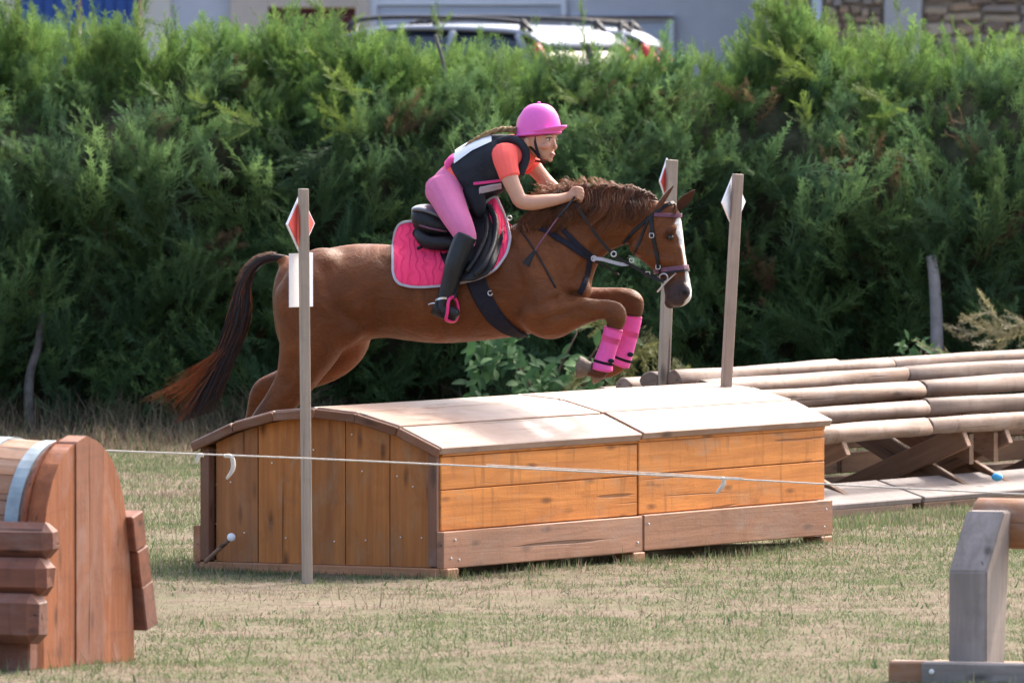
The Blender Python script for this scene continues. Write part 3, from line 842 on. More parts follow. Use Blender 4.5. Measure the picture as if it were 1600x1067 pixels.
for i, (u, dz) in enumerate(((.93, -.015), (1.09, -.055), (1.24, -.11))):
    z = zs[4] + dz
    log('log', jp(LEFT + .02, u, z), jp(LEFT + 2.2, u, z), .055, M['log'], lj, seed=40 + i)
    log('log', jp(LEFT + 2.22, u, z), jp(END, u, z), .054, M['log'], lj, seed=50 + i)
# curved carrier boards under the logs
us = np.array([r[0] for r in ROWS] + [.93, 1.09, 1.24]); zz = np.array(zs + [zs[4] - .015, zs[4] - .055, zs[4] - .11]) - .055
for l in (LEFT + .05, LEFT + 2.15, LEFT + 2.45, LEFT + 5.6):
    vs = []; n_ = len(us)
    for s in (0, .05):
        vs += [jp(l + s, u, z) for u, z in zip(us, zz)] + [jp(l + s, u, z - .17) for u, z in zip(us, zz)]
    fs = []
    for i in range(n_ - 1):
        fs += [(i, i + 1, n_ + i + 1, n_ + i), (2 * n_ + i + 1, 2 * n_ + i, 3 * n_ + i, 3 * n_ + i + 1), (i, 2 * n_ + i, 2 * n_ + i + 1, i + 1), (n_ + i, n_ + i + 1, 3 * n_ + i + 1, 3 * n_ + i)]
    fs += [(0, n_, 3 * n_, 2 * n_), (n_ - 1, 3 * n_ - 1, 4 * n_ - 1, 2 * n_ - 1)]
    q = mk('carrier_board', vs, fs, M['dark'], lj); fix_normals(q.data)
for l in (.30, LEFT + 2.05, LEFT + 2.56, LEFT + 4.1, LEFT + 5.7):
    plank('cross_brace', jp(l, .02, zs[0] - .06), jp(l, .86, .03), LD.cross(WD * .84 + ZV * (.03 - zs[0])), .13, .055, M['dark'], lj, .005)
    plank('cross_brace', jp(l + .062, .86, zs[0] + .02), jp(l + .062, .04, .03), LD.cross(WD * .84 + ZV * .5), .13, .055, M['dark'], lj, .005)
for l0, l1 in ((LEFT, LEFT + 2.3), (LEFT + 2.35, END)):
    plank('tie_beam', jp(l0, .88, .07), jp(l1, .88, .07), ZV, .14, .06, M['dark'], lj, .006)
for l0, l1 in ((LEFT, LEFT + 2.3), (LEFT + 2.35, END)):
    for z in (.20, .34): plank('back_board', jp(l0, 1.0, z), jp(l1, 1.0, z), ZV, .12, .04, M['dark'], lj, .006)  # extra dark boards, added to fill the shaded gap below the logs
jb = jl(1428, -.02)
tilt = (WD * .955 + ZV * .295).normalized()
for l0, l1 in ((LEFT + .25, jb - .015), (jb + .015, END)):
    plank('ground_board', jp(l0, .07, .095), jp(l1, .07, .095), tilt, .31, .035, M['lilac_board'], lj, .006)
    plank('ground_beam', jp(l0, -.04, .012), jp(l1 - .1, -.04, .012), ZV, .05, .07, M['dark'], lj, .006)
v_, f_ = ball(P(1558, 745, 7.0), .032, .028, .024)
M['blue'] = plain('blue_plastic', (.06, .35, .62), .5, .4, .2, 20)
tag(mk('blue_ball', v_, f_, M['blue'], None, True), 'small blue plastic lump resting on the ground board of the log jump', 'litter')

# ------------------------------------------------------------------ barrel jump, left foreground
AX = V((.91, -.415, 0)).normalized(); WW = V((.415, .91, 0)).normalized()
Q0 = G(134, 1041)
def qp(a, w, z): return Q0 + AX * a + WW * w + ZV * z
bj = thing('barrel_jump', qp(-.4, 0, 0), 'red brown wooden barrel jump with metal hoops and slab end in the left foreground', 'jump')
def slab_half(z):   # half width of the end slab at a height
    return float(np.interp(z, [0, .25, .55, .70, .80, .87, .925, .96, .985], [.465, .45, .405, .365, .315, .255, .18, .10, .0]))
SL = [-.47, -.10, .16, .47]
def slab(w0, w1, j):
    vs, fs = [], []; zs_ = [0, .2, .4, .5] + list(np.linspace(.55, .985, 40)); rows = []
    for z in zs_:
        h = slab_half(z); a0, a1 = max(w0, -h), min(w1, h)
        if a1 - a0 < .006:
            a0 = a1 = min(max((a0 + a1) / 2, -h), h) if h > 0 else 0
            if not (w0 <= a0 <= w1): break
            a0 -= .002; a1 += .002
        rows.append((z, a0, a1))
        if a1 - a0 < .006: break
    for z, a0, a1 in rows:
        for a in (-.085, j): vs += [qp(a, a0 + .002, z), qp(a, a1 - .002, z)]
    for i in range(len(rows) - 1):
        k = i * 4
        fs += [(k + 2, k + 3, k + 7, k + 6), (k + 1, k, k + 4, k + 5), (k, k + 2, k + 6, k + 4), (k + 3, k + 1, k + 5, k + 7)]
    fs += [(0, 1, 3, 2), tuple(len(vs) - 4 + x for x in (0, 2, 3, 1))]
    c = qp(-.04, (w0 + w1) / 2, .5); Rm = Matrix((ZV, WW, ZV.cross(WW)))
    me = bpy.data.meshes.new('end_slab'); me.from_pydata([Rm @ (V(v) - c) for v in vs], [], fs); fix_normals(me)
    me.materials.append(M['red_brown']); o = link('end_slab', me, bj, c); o.rotation_euler = Rm.transposed().to_euler()
for i in range(3): slab(SL[i], SL[i + 1], (0, .006, .002)[i])
BR, BC = .415, .565
NS = 26; Lb = 1.5
def brad(a): return BR * (.93 + .07 * math.sin(math.pi * min(1, max(0, (-a - .08) / Lb))))
for i in range(NS):
    t0, t1 = 2 * math.pi * i / NS + .004, 2 * math.pi * (i + 1) / NS - .004
    if .62 < ((t0 + t1) / 2) / (2 * math.pi) < .88: continue
    vs, fs = [], []; na = 7
    for k in range(na):
        a = -.09 - Lb * k / (na - 1); r = brad(a)
        for rr in (r, r - .03):
            for t in (t0, t1): vs.append(qp(a, math.cos(t) * rr, BC + math.sin(t) * rr))
    for k in range(na - 1):
        q = k * 4
        fs += [(q, q + 1, q + 5, q + 4), (q + 3, q + 2, q + 6, q + 7), (q + 2, q, q + 4, q + 6), (q + 1, q + 3, q + 7, q + 5)]
    fs += [(0, 2, 3, 1), tuple(4 * (na - 1) + x for x in (0, 1, 3, 2))]
    c = qp(-.09 - Lb / 2, math.cos((t0 + t1) / 2) * BR, BC + math.sin((t0 + t1) / 2) * BR); Rm = Matrix((AX, WW, AX.cross(WW)))
    me = bpy.data.meshes.new('stave'); me.from_pydata([Rm @ (V(v) - c) for v in vs], [], fs); fix_normals(me)
    me.materials.append(M['stave']); o = link('stave', me, bj, c); o.rotation_euler = Rm.transposed().to_euler()
for a in (-.158, -.375, -1.0, -1.3):
    vs, fs = [], []; nn = 40
    for k in range(nn + 1):
        t = math.pi * (-.30 + 1.6 * k / nn)
        for aa, rr in ((a - .032, brad(a) + .007), (a + .032, brad(a) + .006), (a + .032, brad(a) - .01), (a - .032, brad(a) - .01)):
            vs.append(qp(aa, math.cos(t) * rr, BC + math.sin(t) * rr))
    for k in range(nn):
        for x in range(4): fs.append((k * 4 + x, k * 4 + (x + 1) % 4, k * 4 + 4 + (x + 1) % 4, k * 4 + 4 + x))
    q = mk('hoop', vs, fs, M['hoop'], bj, False); fix_normals(q.data)
# wooden collar between barrel and slab
vs, fs = [], []; nn = 40
for k in range(nn + 1):
    t = math.pi * (-.2 + 1.4 * k / nn)
    for aa, rr in ((-.108, BR * .97), (-.088, BR * .995), (-.088, BR * .85), (-.108, BR * .85)): vs.append(qp(aa, math.cos(t) * rr, BC + math.sin(t) * rr))
for k in range(nn):
    for x in range(4): fs.append((k * 4 + x, k * 4 + (x + 1) % 4, k * 4 + 4 + (x + 1) % 4, k * 4 + 4 + x))
q = mk('collar', vs, fs, M['purple_log'], bj); fix_normals(q.data)
for i, (w, z, h, ea) in enumerate(((-.475, .56, .155, .10), (-.515, .405, .165, .095), (-.565, .235, .22, .085))):
    plank('side_log', qp(-1.9, w, z), qp(ea, w, z), ZV, h * .97, .13 + .02 * i, M['purple_log'], bj, .040, .012)
    tl = (ZV * .96 - WW * -.28).normalized()
    plank('back_board', qp(-1.9, .40 + .05 * (i + 1), z), qp(.035, .40 + .05 * (i + 1), z), (ZV * .97 - WW * .24), h * (1.0, 1.0, .9)[i], .11, M['purple_log'], bj, .006)
plank('foot', qp(-.28, -.46, .08), qp(.0, -.46, .08), ZV, .18, .14, M['purple_log'], bj, .008)

# ------------------------------------------------------------------ post and rail, right foreground
Pj = thing('post_jump', G(1530, 1062), 'grey post with slanted top carrying a brown log in the right foreground', 'jump')
R0 = G(1482, 1062)
XA = V((.95, -.31, 0)).normalized(); YA = V((.31, .95, 0)).normalized()
def rp(x, y, z): return R0 + XA * x + YA * y + ZV * z
def xsize(px): return (px - 1482) * (CAM_D + R0.y) / FPX
pw, pd = .165, .27
prof = [(0, 0), (0, .455), (.17, .70), (pd, .70), (pd, 0)]
vs = [rp(.0 + (.03 * max(0, z - .455) / .245), y, z) for y, z in prof] + [rp(pw + (.03 * max(0, z - .455) / .245), y, z) for y, z in prof]
fs = [(0, 1, 2, 3, 4), (9, 8, 7, 6, 5)] + [(i, (i + 1) % 5, 5 + (i + 1) % 5, 5 + i) for i in range(5)]
c = rp(pw / 2, pd / 2, .35); Rm = Matrix((ZV, XA, ZV.cross(XA)))
me = bpy.data.meshes.new('post'); me.from_pydata([Rm @ (V(v) - c) for v in vs], [], fs); fix_normals(me); me.materials.append(M['greyboard'])
bm = bmesh.new(); bm.from_mesh(me); bmesh.ops.bevel(bm, geom=list(bm.edges), offset=.007, segments=2, affect='EDGES'); bm.to_mesh(me); bm.free()
o = link('post', me, Pj, c); o.rotation_euler = Rm.transposed().to_euler()
log('top_log', rp(.02, .36, .64), rp(2.2, .33, .64), .105, M['stave'], Pj, n=20, rough=.005, seed=90)
plank('base_block', rp(-.22, -.10, .02), rp(-.06, -.10, .02), ZV, .13, .10, M['stave'], Pj, .008)
plank('base_beam', rp(-.068, -.13, .025), rp(2.2, -.13, .025), ZV, .12, .10, M['greyboard'], Pj, .008)
plank('base_beam', rp(.22, .42, .07), rp(2.2, .42, .07), ZV, .10, .10, M['stave'], Pj, .008)
plank('base_rail', rp(-.2, .45, .03), rp(.3, .45, .03), ZV, .05, .08, M['stave'], Pj, .008)
v_, f_ = ball(rp(-.02, -.185, .045), .012, .008, .012); mk('bolt', v_, f_, M['nail'], Pj, True)

# ------------------------------------------------------------------ boundary string with ribbons
YR = -3.2
rp_ = [(-260, 688), (0, 697), (170, 704), (480, 716), (800, 731), (1100, 746), (1400, 762), (1600, 772), (1900, 788)]
rope = thing('boundary_string', P(800, 731, YR), 'thin white boundary string with knotted ribbons stretched across in front of the box', 'string')
v_, f_ = tubev([P(x, y, YR) for x, y in rp_], .0042, 4, 6); mk('string', v_, f_, M['rope'], rope, True)
v_, f_ = tubev([P(x, y - 5, YR + .03) for x, y in [(760, 731), (860, 736), (990, 742)]] + [P(1160, 747, YR)], .0025, 4, 6); mk('string', v_, f_, M['rope'], rope, True)
for pts in ([(318, 711), (311, 712), (306, 724)], [(350, 712), (362, 714), (364, 732), (354, 748)], [(1131, 746), (1130, 757), (1119, 771)]):
    ps = [P(x, y, YR) for x, y in pts]; v_, f_ = tubev(ps, [.009] + [.011] * (len(ps) - 2) + [.006], 4, 6)
    mk('ribbon', v_, f_, M['rope'], rope, True)
# ------------------------------------------------------------------ buildings and cars beyond the hedge
TZ = 1.1
YB = 62.0
def bx(px, Y=YB): return (px - 800) * (CAM_D + Y) / FPX
def bz(py, Y=YB): return P(800, py, Y).z
M['render'] = plain('pale_render', (.52, .53, .58), .9, .1, .06, 3, bump=.3)
M['beige'] = plain('beige_render', (.56, .47, .40), .9, .1, .06, 3, bump=.3)
M['cream'] = plain('cream_render', (.62, .57, .50), .9, .1, .06, 3)
M['garage'] = plain('pale_blue_door', (.47, .51, .60), .6, .3, .04, 3)
M['frame'] = plain('white_frame', (.72, .74, .80), .5, .3, .04, 3)
M['bluedoor'] = plain('dark_blue_paint', (.03, .085, .30), .5, .3, .1, 3)
M['maroon'] = plain('maroon_paint', (.13, .035, .045), .6, .3, .1, 3)
M['slate'] = plain('roof_tiles', (.10, .07, .06), .8, .2, .3, 6)
M['mortar'] = plain('lime_mortar', (.26, .21, .165), .95, .1, .3, 7, bump=.6)
M['stone'] = attr_mat('rubble_stone', .9, .12, 0, .4, 9, bump=.7, bscale=40)
M['grey_render'] = plain('grey_cement_render', (.36, .36, .37), .9, .1, .1, 5, bump=.4)
M['pipe'] = plain('zinc_pipe', (.38, .44, .53), .45, .4, .08, 6, .3)
def bbox(name, x0, x1, y0, y1, z0, z1, mat, parent, ch=.006):
    c = V(((x0 + x1) / 2, (y0 + y1) / 2, (z0 + z1) / 2))
    vs, fs = chamfer_box(x1 - x0, y1 - y0, z1 - z0, min(ch, .3 * min(x1 - x0, y1 - y0, z1 - z0)))
    me = bpy.data.meshes.new(name); me.from_pydata(vs, [], fs); fix_normals(me); me.materials.append(mat)
    return link(name, me, parent, c)
H = 5.4
house = thing('rendered_house', (bx(480), YB, TZ), 'pale blue-grey rendered house with garage doors behind the hedge', 'house')
WALL = [(-200, 24, 'cream', 0), (222, 268, 'cream', -.05), (268, 360, 'render', 0), (360, 420, 'beige', -.16), (556, 578, 'beige', -.16), (578, 1205, 'render', .0)]
for a, b, mt, dy in WALL:
    bbox('wall', bx(a) + .001, bx(b) - .001, YB + dy, YB + 5, TZ - .05, TZ + H, M[mt], house)
bbox('wall', bx(24), bx(222), YB + .002, YB + 5, bz(-60), TZ + H - .002, M['cream'], house)
bbox('wall', bx(420), bx(556), YB - .158, YB + 5, bz(12), TZ + H - .002, M['beige'], house)
for a, b in ((30, 122), (126, 216)):
    d_ = bbox('shutter_door', bx(a), bx(b), YB + .12, YB + .17, TZ, bz(-60) - .01, M['bluedoor'], house)
    for k in range(5):
        x = bx(a) + (bx(b) - bx(a)) * (k + .5) / 5
        bbox('panel', x - .05, x + .05, YB + .10, YB + .121, TZ + .05, bz(-60) - .05, M['bluedoor'], d_)
bbox('lintel', bx(26), bx(220), YB - .03, YB + .1, bz(-60), bz(-60) + .18, M['beige'], house)
for k in range(6):
    h0 = bz(13) - TZ
    bbox('roller_slat', bx(421), bx(555), YB + .02, YB + .06, TZ + h0 * k / 6 + .004, TZ + h0 * (k + 1) / 6 - .004, M['maroon'], house, .012)
def garage(a, b, ytop, name):
    z1 = bz(ytop)
    g = bbox(name, bx(a), bx(b), YB - .045, YB - .004, TZ, z1, M['garage'], house)
    for k in range(5):
        h0 = (z1 - TZ - .1) / 5
        bbox('door_panel', bx(a) + .09, bx(b) - .09, YB - .064, YB - .044, TZ + .04 + h0 * k, TZ + .03 + h0 * (k + 1) - .02, M['garage'], g, .01)
    bbox('door_frame', bx(a) - .09, bx(a) - .002, YB - .09, YB - .004, TZ, z1 + .07, M['frame'], g)
    bbox('door_frame', bx(b) + .002, bx(b) + .06, YB - .09, YB - .004, TZ, z1 + .07, M['frame'], g)
    bbox('door_frame', bx(a) - .09, bx(b) + .06, YB - .088, YB - .004, z1 + .002, z1 + .055, M['frame'], g)
    return g
garage(590, 876, 9, 'garage_door')
g2 = garage(905, 1044, 34, 'garage_door')
bbox('door_head_strip', bx(800), bx(1052), YB - .12, YB - .03, bz(30), bz(25.5), M['slate'], house)  # dark strip above the right-hand garage door
vs = [(bx(-220), YB - .5, TZ + H), (bx(1225), YB - .5, TZ + H), (bx(1225), YB + 2.5, TZ + H + 1.6), (bx(-220), YB + 2.5, TZ + H + 1.6), (bx(-220), YB + 5.5, TZ + H), (bx(1225), YB + 5.5, TZ + H)]
mk('roof', vs, [(0, 1, 2, 3), (3, 2, 5, 4), (0, 3, 4), (1, 5, 2), (0, 4, 5, 1)], M['slate'], house)
# rubble-stone barn on the right
YS = 58.0
barn = thing('stone_barn', (bx(1500, YS), YS, TZ), 'old rubble stone barn with grey corner strip at the upper right', 'barn')
bbox('wall', bx(1240, YS), bx(1900, YS), YS + .05, YS + 5, TZ - .05, TZ + 4.6, M['mortar'], barn)
bbox('corner_strip', bx(1381, YS), bx(1440, YS), YS - .03, YS + .049, TZ, TZ + 4.5, M['grey_render'], barn, .01)
vs = [(bx(1225, YS), YS - .4, TZ + 4.6), (bx(1920, YS), YS - .4, TZ + 4.6), (bx(1920, YS), YS + 2.5, TZ + 6.2), (bx(1225, YS), YS + 2.5, TZ + 6.2), (bx(1225, YS), YS + 5.4, TZ + 4.6), (bx(1920, YS), YS + 5.4, TZ + 4.6)]
mk('roof', vs, [(0, 1, 2, 3), (3, 2, 5, 4), (0, 3, 4), (1, 5, 2), (0, 4, 5, 1)], M['slate'], barn)
v_, f_ = tubev([(bx(1276, YS), YS - .06, TZ), (bx(1276, YS), YS - .06, TZ + 2), (bx(1276, YS), YS - .06, TZ + 4.5)], .055, 1, 12)
mk('downpipe', v_, f_, M['pipe'], barn, True)
rs = random.Random(3)
def stone_mesh(seed):
    rg = np.random.RandomState(seed); vs, fs = chamfer_box(1, 1, 1, .14)
    v = np.array(vs) * rg.uniform(.80, 1.0, (len(vs), 3)); v[:, 1] += rg.uniform(-.12, .12, len(v)); v[:, 2] += v[:, 0] * rg.uniform(-.25, .25)
    me = bpy.data.meshes.new('stone'); me.from_pydata(v.tolist(), [], fs); fix_normals(me)
    set_col(me, np.array([[.34, .26, .19], [.42, .33, .24], [.30, .25, .22], [.38, .27, .18], [.46, .38, .29], [.24, .18, .14], [.35, .31, .29]][seed % 7])); me.materials.append(M['stone'])
    return me
SM = [stone_mesh(s) for s in range(14)]
def stones(px0, px1, z0, z1, hmin, hmax, wmin, wmax, dark=False):
    z = z0
    while z < z1:
        h = rs.uniform(hmin, hmax); x = bx(px0, YS) + rs.uniform(-.1, 0)
        while x < bx(px1, YS) - .06:
            w = min(rs.uniform(wmin, wmax), bx(px1, YS) - x)
            if x + w > bx(px0, YS) + .03:
                xa = max(x, bx(px0, YS) + .005)
                o = bpy.data.objects.new('stone', SM[rs.randrange(14)]); COL.objects.link(o); o.parent = barn
                dz = rs.uniform(-.012, .012)
                o.location = V(((xa + x + w) / 2, YS + .04 + rs.uniform(-.02, .012), z + h / 2 + dz * 2)) - V(barn.location)
                o.scale = (x + w - xa - .010, .12, h * rs.uniform(.75, 1.12)); o.rotation_euler.y = rs.uniform(-.07, .07)
            x += w
        z += h
stones(1442, 1740, 2.15, 3.35, .085, .15, .18, .46)
stones(1288, 1379, 2.15, 3.25, .06, .10, .08, .2)

M['silver'] = plain('silver_car_paint', (.24, .27, .32), .5, .4, .04, 4, .2)
M['white_paint'] = plain('pale_car_paint', (.30, .33, .39), .5, .4, .04, 4, .2)
M['carglass'] = plain('car_glass', (.02, .03, .05), .06, .6, .1, 2)
M['blackplastic'] = plain('black_plastic', (.02, .02, .022), .45, .4, .2, 20)
M['tail'] = plain('red_lens', (.55, .03, .03), .2, .5, .1, 20)
M['tyre'] = plain('tyre_rubber', (.02, .02, .02), .85, .2, .2, 20)
def car(cx, cy, yaw, zr, paint, label):
    """estate car, nose towards local -X, roof top at zr above the terrace"""
    t = thing('parked_car', (cx, cy, TZ), label, 'car', 'cars parked by the house')
    ca, sa = math.cos(yaw), math.sin(yaw)
    k = zr / 1.50
    def W(x, y, z): return V((cx + x * ca - y * sa, cy + x * sa + y * ca, TZ + z * k))
    def ux(x, y, z): return V((x * ca - y * sa, x * sa + y * ca, z * k))
    secs = []
    for x, zb, zt, hw in ((-2.15, .35, .62, .62), (-2.05, .28, .74, .78), (-1.6, .25, .86, .86), (-1.0, .24, .93, .88), (0, .24, .95, .89), (1.2, .24, .96, .88), (1.85, .26, .97, .84), (2.08, .32, .94, .76), (2.14, .38, .85, .66)):
        secs.append((W(x, 0, (zb + zt) / 2), ux(0, 0, (zt - zb) / 2), ux(0, hw, 0)))
    v_, f_ = loft(secs, 3, 28, .45); mk('body', v_, f_, M[paint], t, True)
    g = []
    for x, zt, hw in ((-1.15, .96, .70), (-.75, 1.20, .67), (-.35, 1.41, .62), (.2, 1.455, .62), (.9, 1.45, .62), (1.6, 1.41, .60), (1.93, 1.20, .60), (2.03, .98, .62)):
        g.append((W(x, 0, (.85 + zt) / 2), ux(0, 0, (zt - .85) / 2), ux(0, hw + .04, 0)))
    v_, f_ = loft(g, 3, 28, .42); gl = mk('windows', v_, f_, M['carglass'], t, True)
    rf = []
    for x, z, hw in ((-.50, 1.375, .55), (-.25, 1.45, .60), (.2, 1.485, .625), (.9, 1.485, .625), (1.6, 1.45, .61), (1.86, 1.34, .58)):
        rf.append((W(x, 0, z - .03), ux(0, 0, .035), ux(0, hw, 0)))
    v_, f_ = loft(rf, 4, 28, .6); mk('roof', v_, f_, M[paint], t, True)
    for s in (-1, 1):
        for (x0, z0, x1, z1, w0, w1) in ((-1.12, .95, -.42, 1.39, .74, .60), (-.05, .95, -.02, 1.43, .755, .66), (.88, .95, .9, 1.43, .755, .66), (1.93, .97, 1.58, 1.40, .68, .60)):
            v_, f_ = tubev([W(x0, s * w0, z0), W((x0 + x1) / 2, s * (w0 + w1) / 2 * 1.02, (z0 + z1) / 2), W(x1, s * w1, z1)], .035, 2, 8); mk('pillar', v_, f_, M[paint], t, True)
        v_, f_ = tubev([W(-.42, s * .53, 1.45), W(-.30, s * .53, 1.525), W(.1, s * .53, 1.555), (W(.8, s * .53, 1.55)), W(1.52, s * .53, 1.515), W(1.68, s * .53, 1.43)], .022, 3, 8)
        mk('roof_rail', v_, f_, M['blackplastic'], t, True)
        for x in (-.33, .6, 1.58):
            v_, f_ = tubev([W(x, s * .53, 1.44), W(x, s * .53, 1.53)], .03, 1, 8); mk('rail_foot', v_, f_, M['blackplastic'], t, True)
        v_, f_ = tubev([W(2.02, s * .70, .80), W(1.99, s * .68, 1.0), W(1.86, s * .63, 1.22), W(1.79, s * .61, 1.32)], [.05, .06, .05, .03], 3, 8); mk('tail_light', v_, f_, M['tail'], t, True)
        v_, f_ = ball(W(-.85, s * .95, 1.0), .09, .09, .07); mk('mirror', v_, f_, M[paint], t, True)
        for x in (-1.35, 1.3):
            a, b = W(x, s * .72, .32), W(x, s * .90, .32)
            log('wheel', a, b, .32, M['tyre'], t, n=24, rough=0, seg=2)
            log('wheel_rim', a + (b - a) * .9, a + (b - a) * 1.03, .19, M['silver'], t, n=18, rough=0, seg=2)
    return t
car(bx(725, 45) - .5 * math.cos(R(38)), 45.0 + .5 * math.sin(R(38)), R(-38), 1.52, 'silver', 'silver estate car with black roof rails, left of the two behind the hedge')
car(bx(1050, 48.5) - 2.0, 48.5, R(-6), 1.50, 'white_paint', 'pale estate car with red tail light, right of the two behind the hedge')
# ------------------------------------------------------------------ horse in mid-leap
YAW = R(13)
HU = V((math.cos(YAW), -math.sin(YAW), 0))       # direction of travel
HV = V((math.sin(YAW), math.cos(YAW), 0))        # to the horse's far side
HO = P(700, 450, 1.0)
def Hp(px, py, b=0.0): return on_plane(px, py, HO + HV * b, HV)
PXM = (CAM_D + 1.0) / FPX                        # metres per photograph pixel at the horse
def sec(t, bt, hw, b=0.0):
    T, B = Hp(*t, b), Hp(*bt, b)
    return ((T + B) / 2, (T - B) / 2, HV * hw)
def egg(t, bt, hw, b=0.0): return sec(t, bt, hw, b)
parts = []
torso = [sec((430, 440), (432, 500), .07), sec((441, 412), (440, 540), .155), sec((468, 399), (468, 566), .225), sec((505, 389), (510, 560), .262), sec((550, 381), (552, 540), .272),
         sec((595, 381), (595, 528), .272), sec((640, 385), (640, 533), .285), sec((690, 388), (690, 537), .29), sec((740, 380), (740, 534), .283), sec((785, 360), (790, 529), .262),
         sec((825, 343), (835, 521), .235), sec((862, 345), (875, 505), .20), sec((892, 365), (903, 484), .155), sec((912, 400), (921, 464), .09)]
parts.append(loft(torso, 4, 28))
neck = [sec((790, 358), (868, 490), .16), sec((832, 335), (915, 458), .135), sec((880, 317), (934, 414), .105), sec((930, 305), (957, 391), .088), sec((982, 303), (989, 379), .078), sec((1022, 312), (1012, 374), .072), sec((1040, 318), (1022, 372), .06)]
parts.append(loft(neck, 4, 24))
# head: turned a little further towards the camera
HYAW = YAW + R(20)
EV = V((math.sin(HYAW), math.cos(HYAW), 0)); EU = V((math.cos(HYAW), -math.sin(HYAW), 0))
EO = Hp(1030, 350, 0)
def Ep(px, py, b=0.0): return on_plane(px, py, EO + EV * b, EV)
def esec(f, bk, hw):
    F_, B_ = Ep(*f), Ep(*bk); return ((F_ + B_) / 2, (F_ - B_) / 2, EV * hw)
head = [esec((1050, 315), (1008, 328), .050), esec((1060, 332), (990, 352), .078), esec((1063, 352), (986, 374), .092), esec((1066, 374), (990, 394), .088), esec((1069, 396), (1006, 409), .072),
        esec((1073, 418), (1024, 424), .058), esec((1077, 440), (1036, 440), .050), esec((1079, 456), (1040, 457), .055), esec((1077, 469), (1043, 468), .052), esec((1068, 478), (1050, 476), .035)]
parts.append(loft(head, 4, 24))
def etube(pts, r, n=10):  # pts (px,py,b) in the head frame, radii in photo pixels
    return tubev([Ep(x, y, b) for x, y, b in pts], [q * PXM for q in r], 3, n)
def htube(pts, r, n=16): return tubev([Hp(x, y, b) for x, y, b in pts], [q * PXM for q in r], 4, n)
for s in (-1, 1):
    parts.append(etube([(1006, 372, s * .055), (1000, 385, s * .060), (1010, 398, s * .052)], [6, 19, 5]))           # cheek
    parts.append(etube([(1058, 350, s * .045), (1052, 357, s * .072), (1046, 364, s * .078), (1034, 370, s * .070)], [2, 7, 7, 2]))                # brow
    parts.append(etube([(1062, 385, s * .030), (1062, 410, s * .034), (1066, 435, s * .028)], [3, 7, 2]))              # nasal bone
    parts.append(etube([(1068, 440, s * .030), (1071, 456, s * .036), (1066, 468, s * .028)], [2, 9, 3]))              # nostril wing
parts.append(etube([(1044, 462, 0), (1048, 474, 0), (1054, 477, 0)], [6, 10, 4]))                                      # chin
# forelegs folded
NEAR, FAR = -.165, .165
parts.append(htube([(842, 470, NEAR), (860, 492, NEAR), (895, 488, NEAR - .005), (930, 484, NEAR), (950, 484, NEAR), (961, 490, NEAR), (962, 503, NEAR), (957, 522, NEAR), (949, 548, NEAR), (942, 570, NEAR), (938, 580, NEAR), (928, 580, NEAR), (920, 576, NEAR)],
                   [46, 41, 27, 17, 15.5, 18, 15, 9.5, 9.5, 10.5, 12, 10, 11]))
parts.append(htube([(855, 455, FAR), (880, 475, FAR), (925, 470, FAR), (960, 466, FAR), (978, 466, FAR), (989, 472, FAR), (990, 486, FAR), (987, 505, FAR), (979, 535, FAR), (971, 560, FAR), (965, 572, FAR), (952, 580, FAR), (942, 580, FAR)],
                   [46, 36, 22, 17, 16, 17, 15, 11, 10, 11, 11.5, 10, 11]))
# hind legs driving off behind the box
parts.append(htube([(480, 412, -.08), (490, 445, -.135), (492, 490, -.15), (487, 530, -.155), (474, 565, -.15), (459, 597, -.145), (436, 630, -.14), (412, 658, -.135), (398, 682, -.135), (385, 715, -.135), (371, 752, -.135), (362, 770, -.135), (352, 785, -.135), (347, 792, -.135)],
                   [24, 60, 62, 54, 42, 31, 25, 21, 19, 13, 12.5, 14.5, 11, 12]))
parts.append(htube([(500, 450, .13), (525, 500, .15), (540, 532, .15), (518, 560, .145), (480, 580, .14), (440, 598, .135), (415, 606, .135), (404, 622, .135), (394, 655, .135), (382, 700, .135), (372, 720, .135), (362, 735, .135), (356, 742, .135)],
                   [60, 56, 40, 34, 29, 22, 18, 16, 11.5, 12, 14, 11, 12]))
for s, dx in ((-1, 0), (1, 0)):
    parts.append(htube([(795, 385, s * .12), (825, 430, s * .125), (850, 475, s * .13)], [20, 42, 38]))      # shoulder
    parts.append(htube([(465, 430, s * .10), (505, 428, s * .135), (545, 450, s * .12)], [22, 44, 24]))       # gluteal
    parts.append(htube([(560, 480, s * .14), (545, 505, s * .15), (528, 535, s * .145)], [15, 32, 20]))                                # stifle
parts.append(htube([(898, 430, -.05), (904, 452, -.07), (896, 475, -.08)], [8, 20, 10]))                     # breast
parts.append(htube([(452, 404, 0), (440, 404, 0), (430, 408, 0)], [9, 9, 8]))                                 # dock
horse_me = fuse(parts, .0085, 6, .5)
hv, hn = mesh_np(horse_me)
def px_of(v):      # column and row of points in the horse's own side view
    d = v - np3(CAM); s = d[:, 1] * math.cos(PITCH) - d[:, 2] * math.sin(PITCH)
    return 800 + FPX * d[:, 0] / s, 533.5 - FPX * (d[:, 1] * math.sin(PITCH) + d[:, 2] * math.cos(PITCH)) / s
def np3(v): return np.array(tuple(v), dtype=float)
hx_, hy_ = px_of(hv)
wgt = np.clip((930 - hx_) / 40, .06, 1) * np.clip((605 - hy_) / 60, .06, 1)
wgt *= np.where((hx_ > 840) & (hy_ > 440), np.clip((900 - hx_) / 60, .05, 1), 1)
relax(horse_me, wgt, 55)
hv, hn = mesh_np(horse_me)
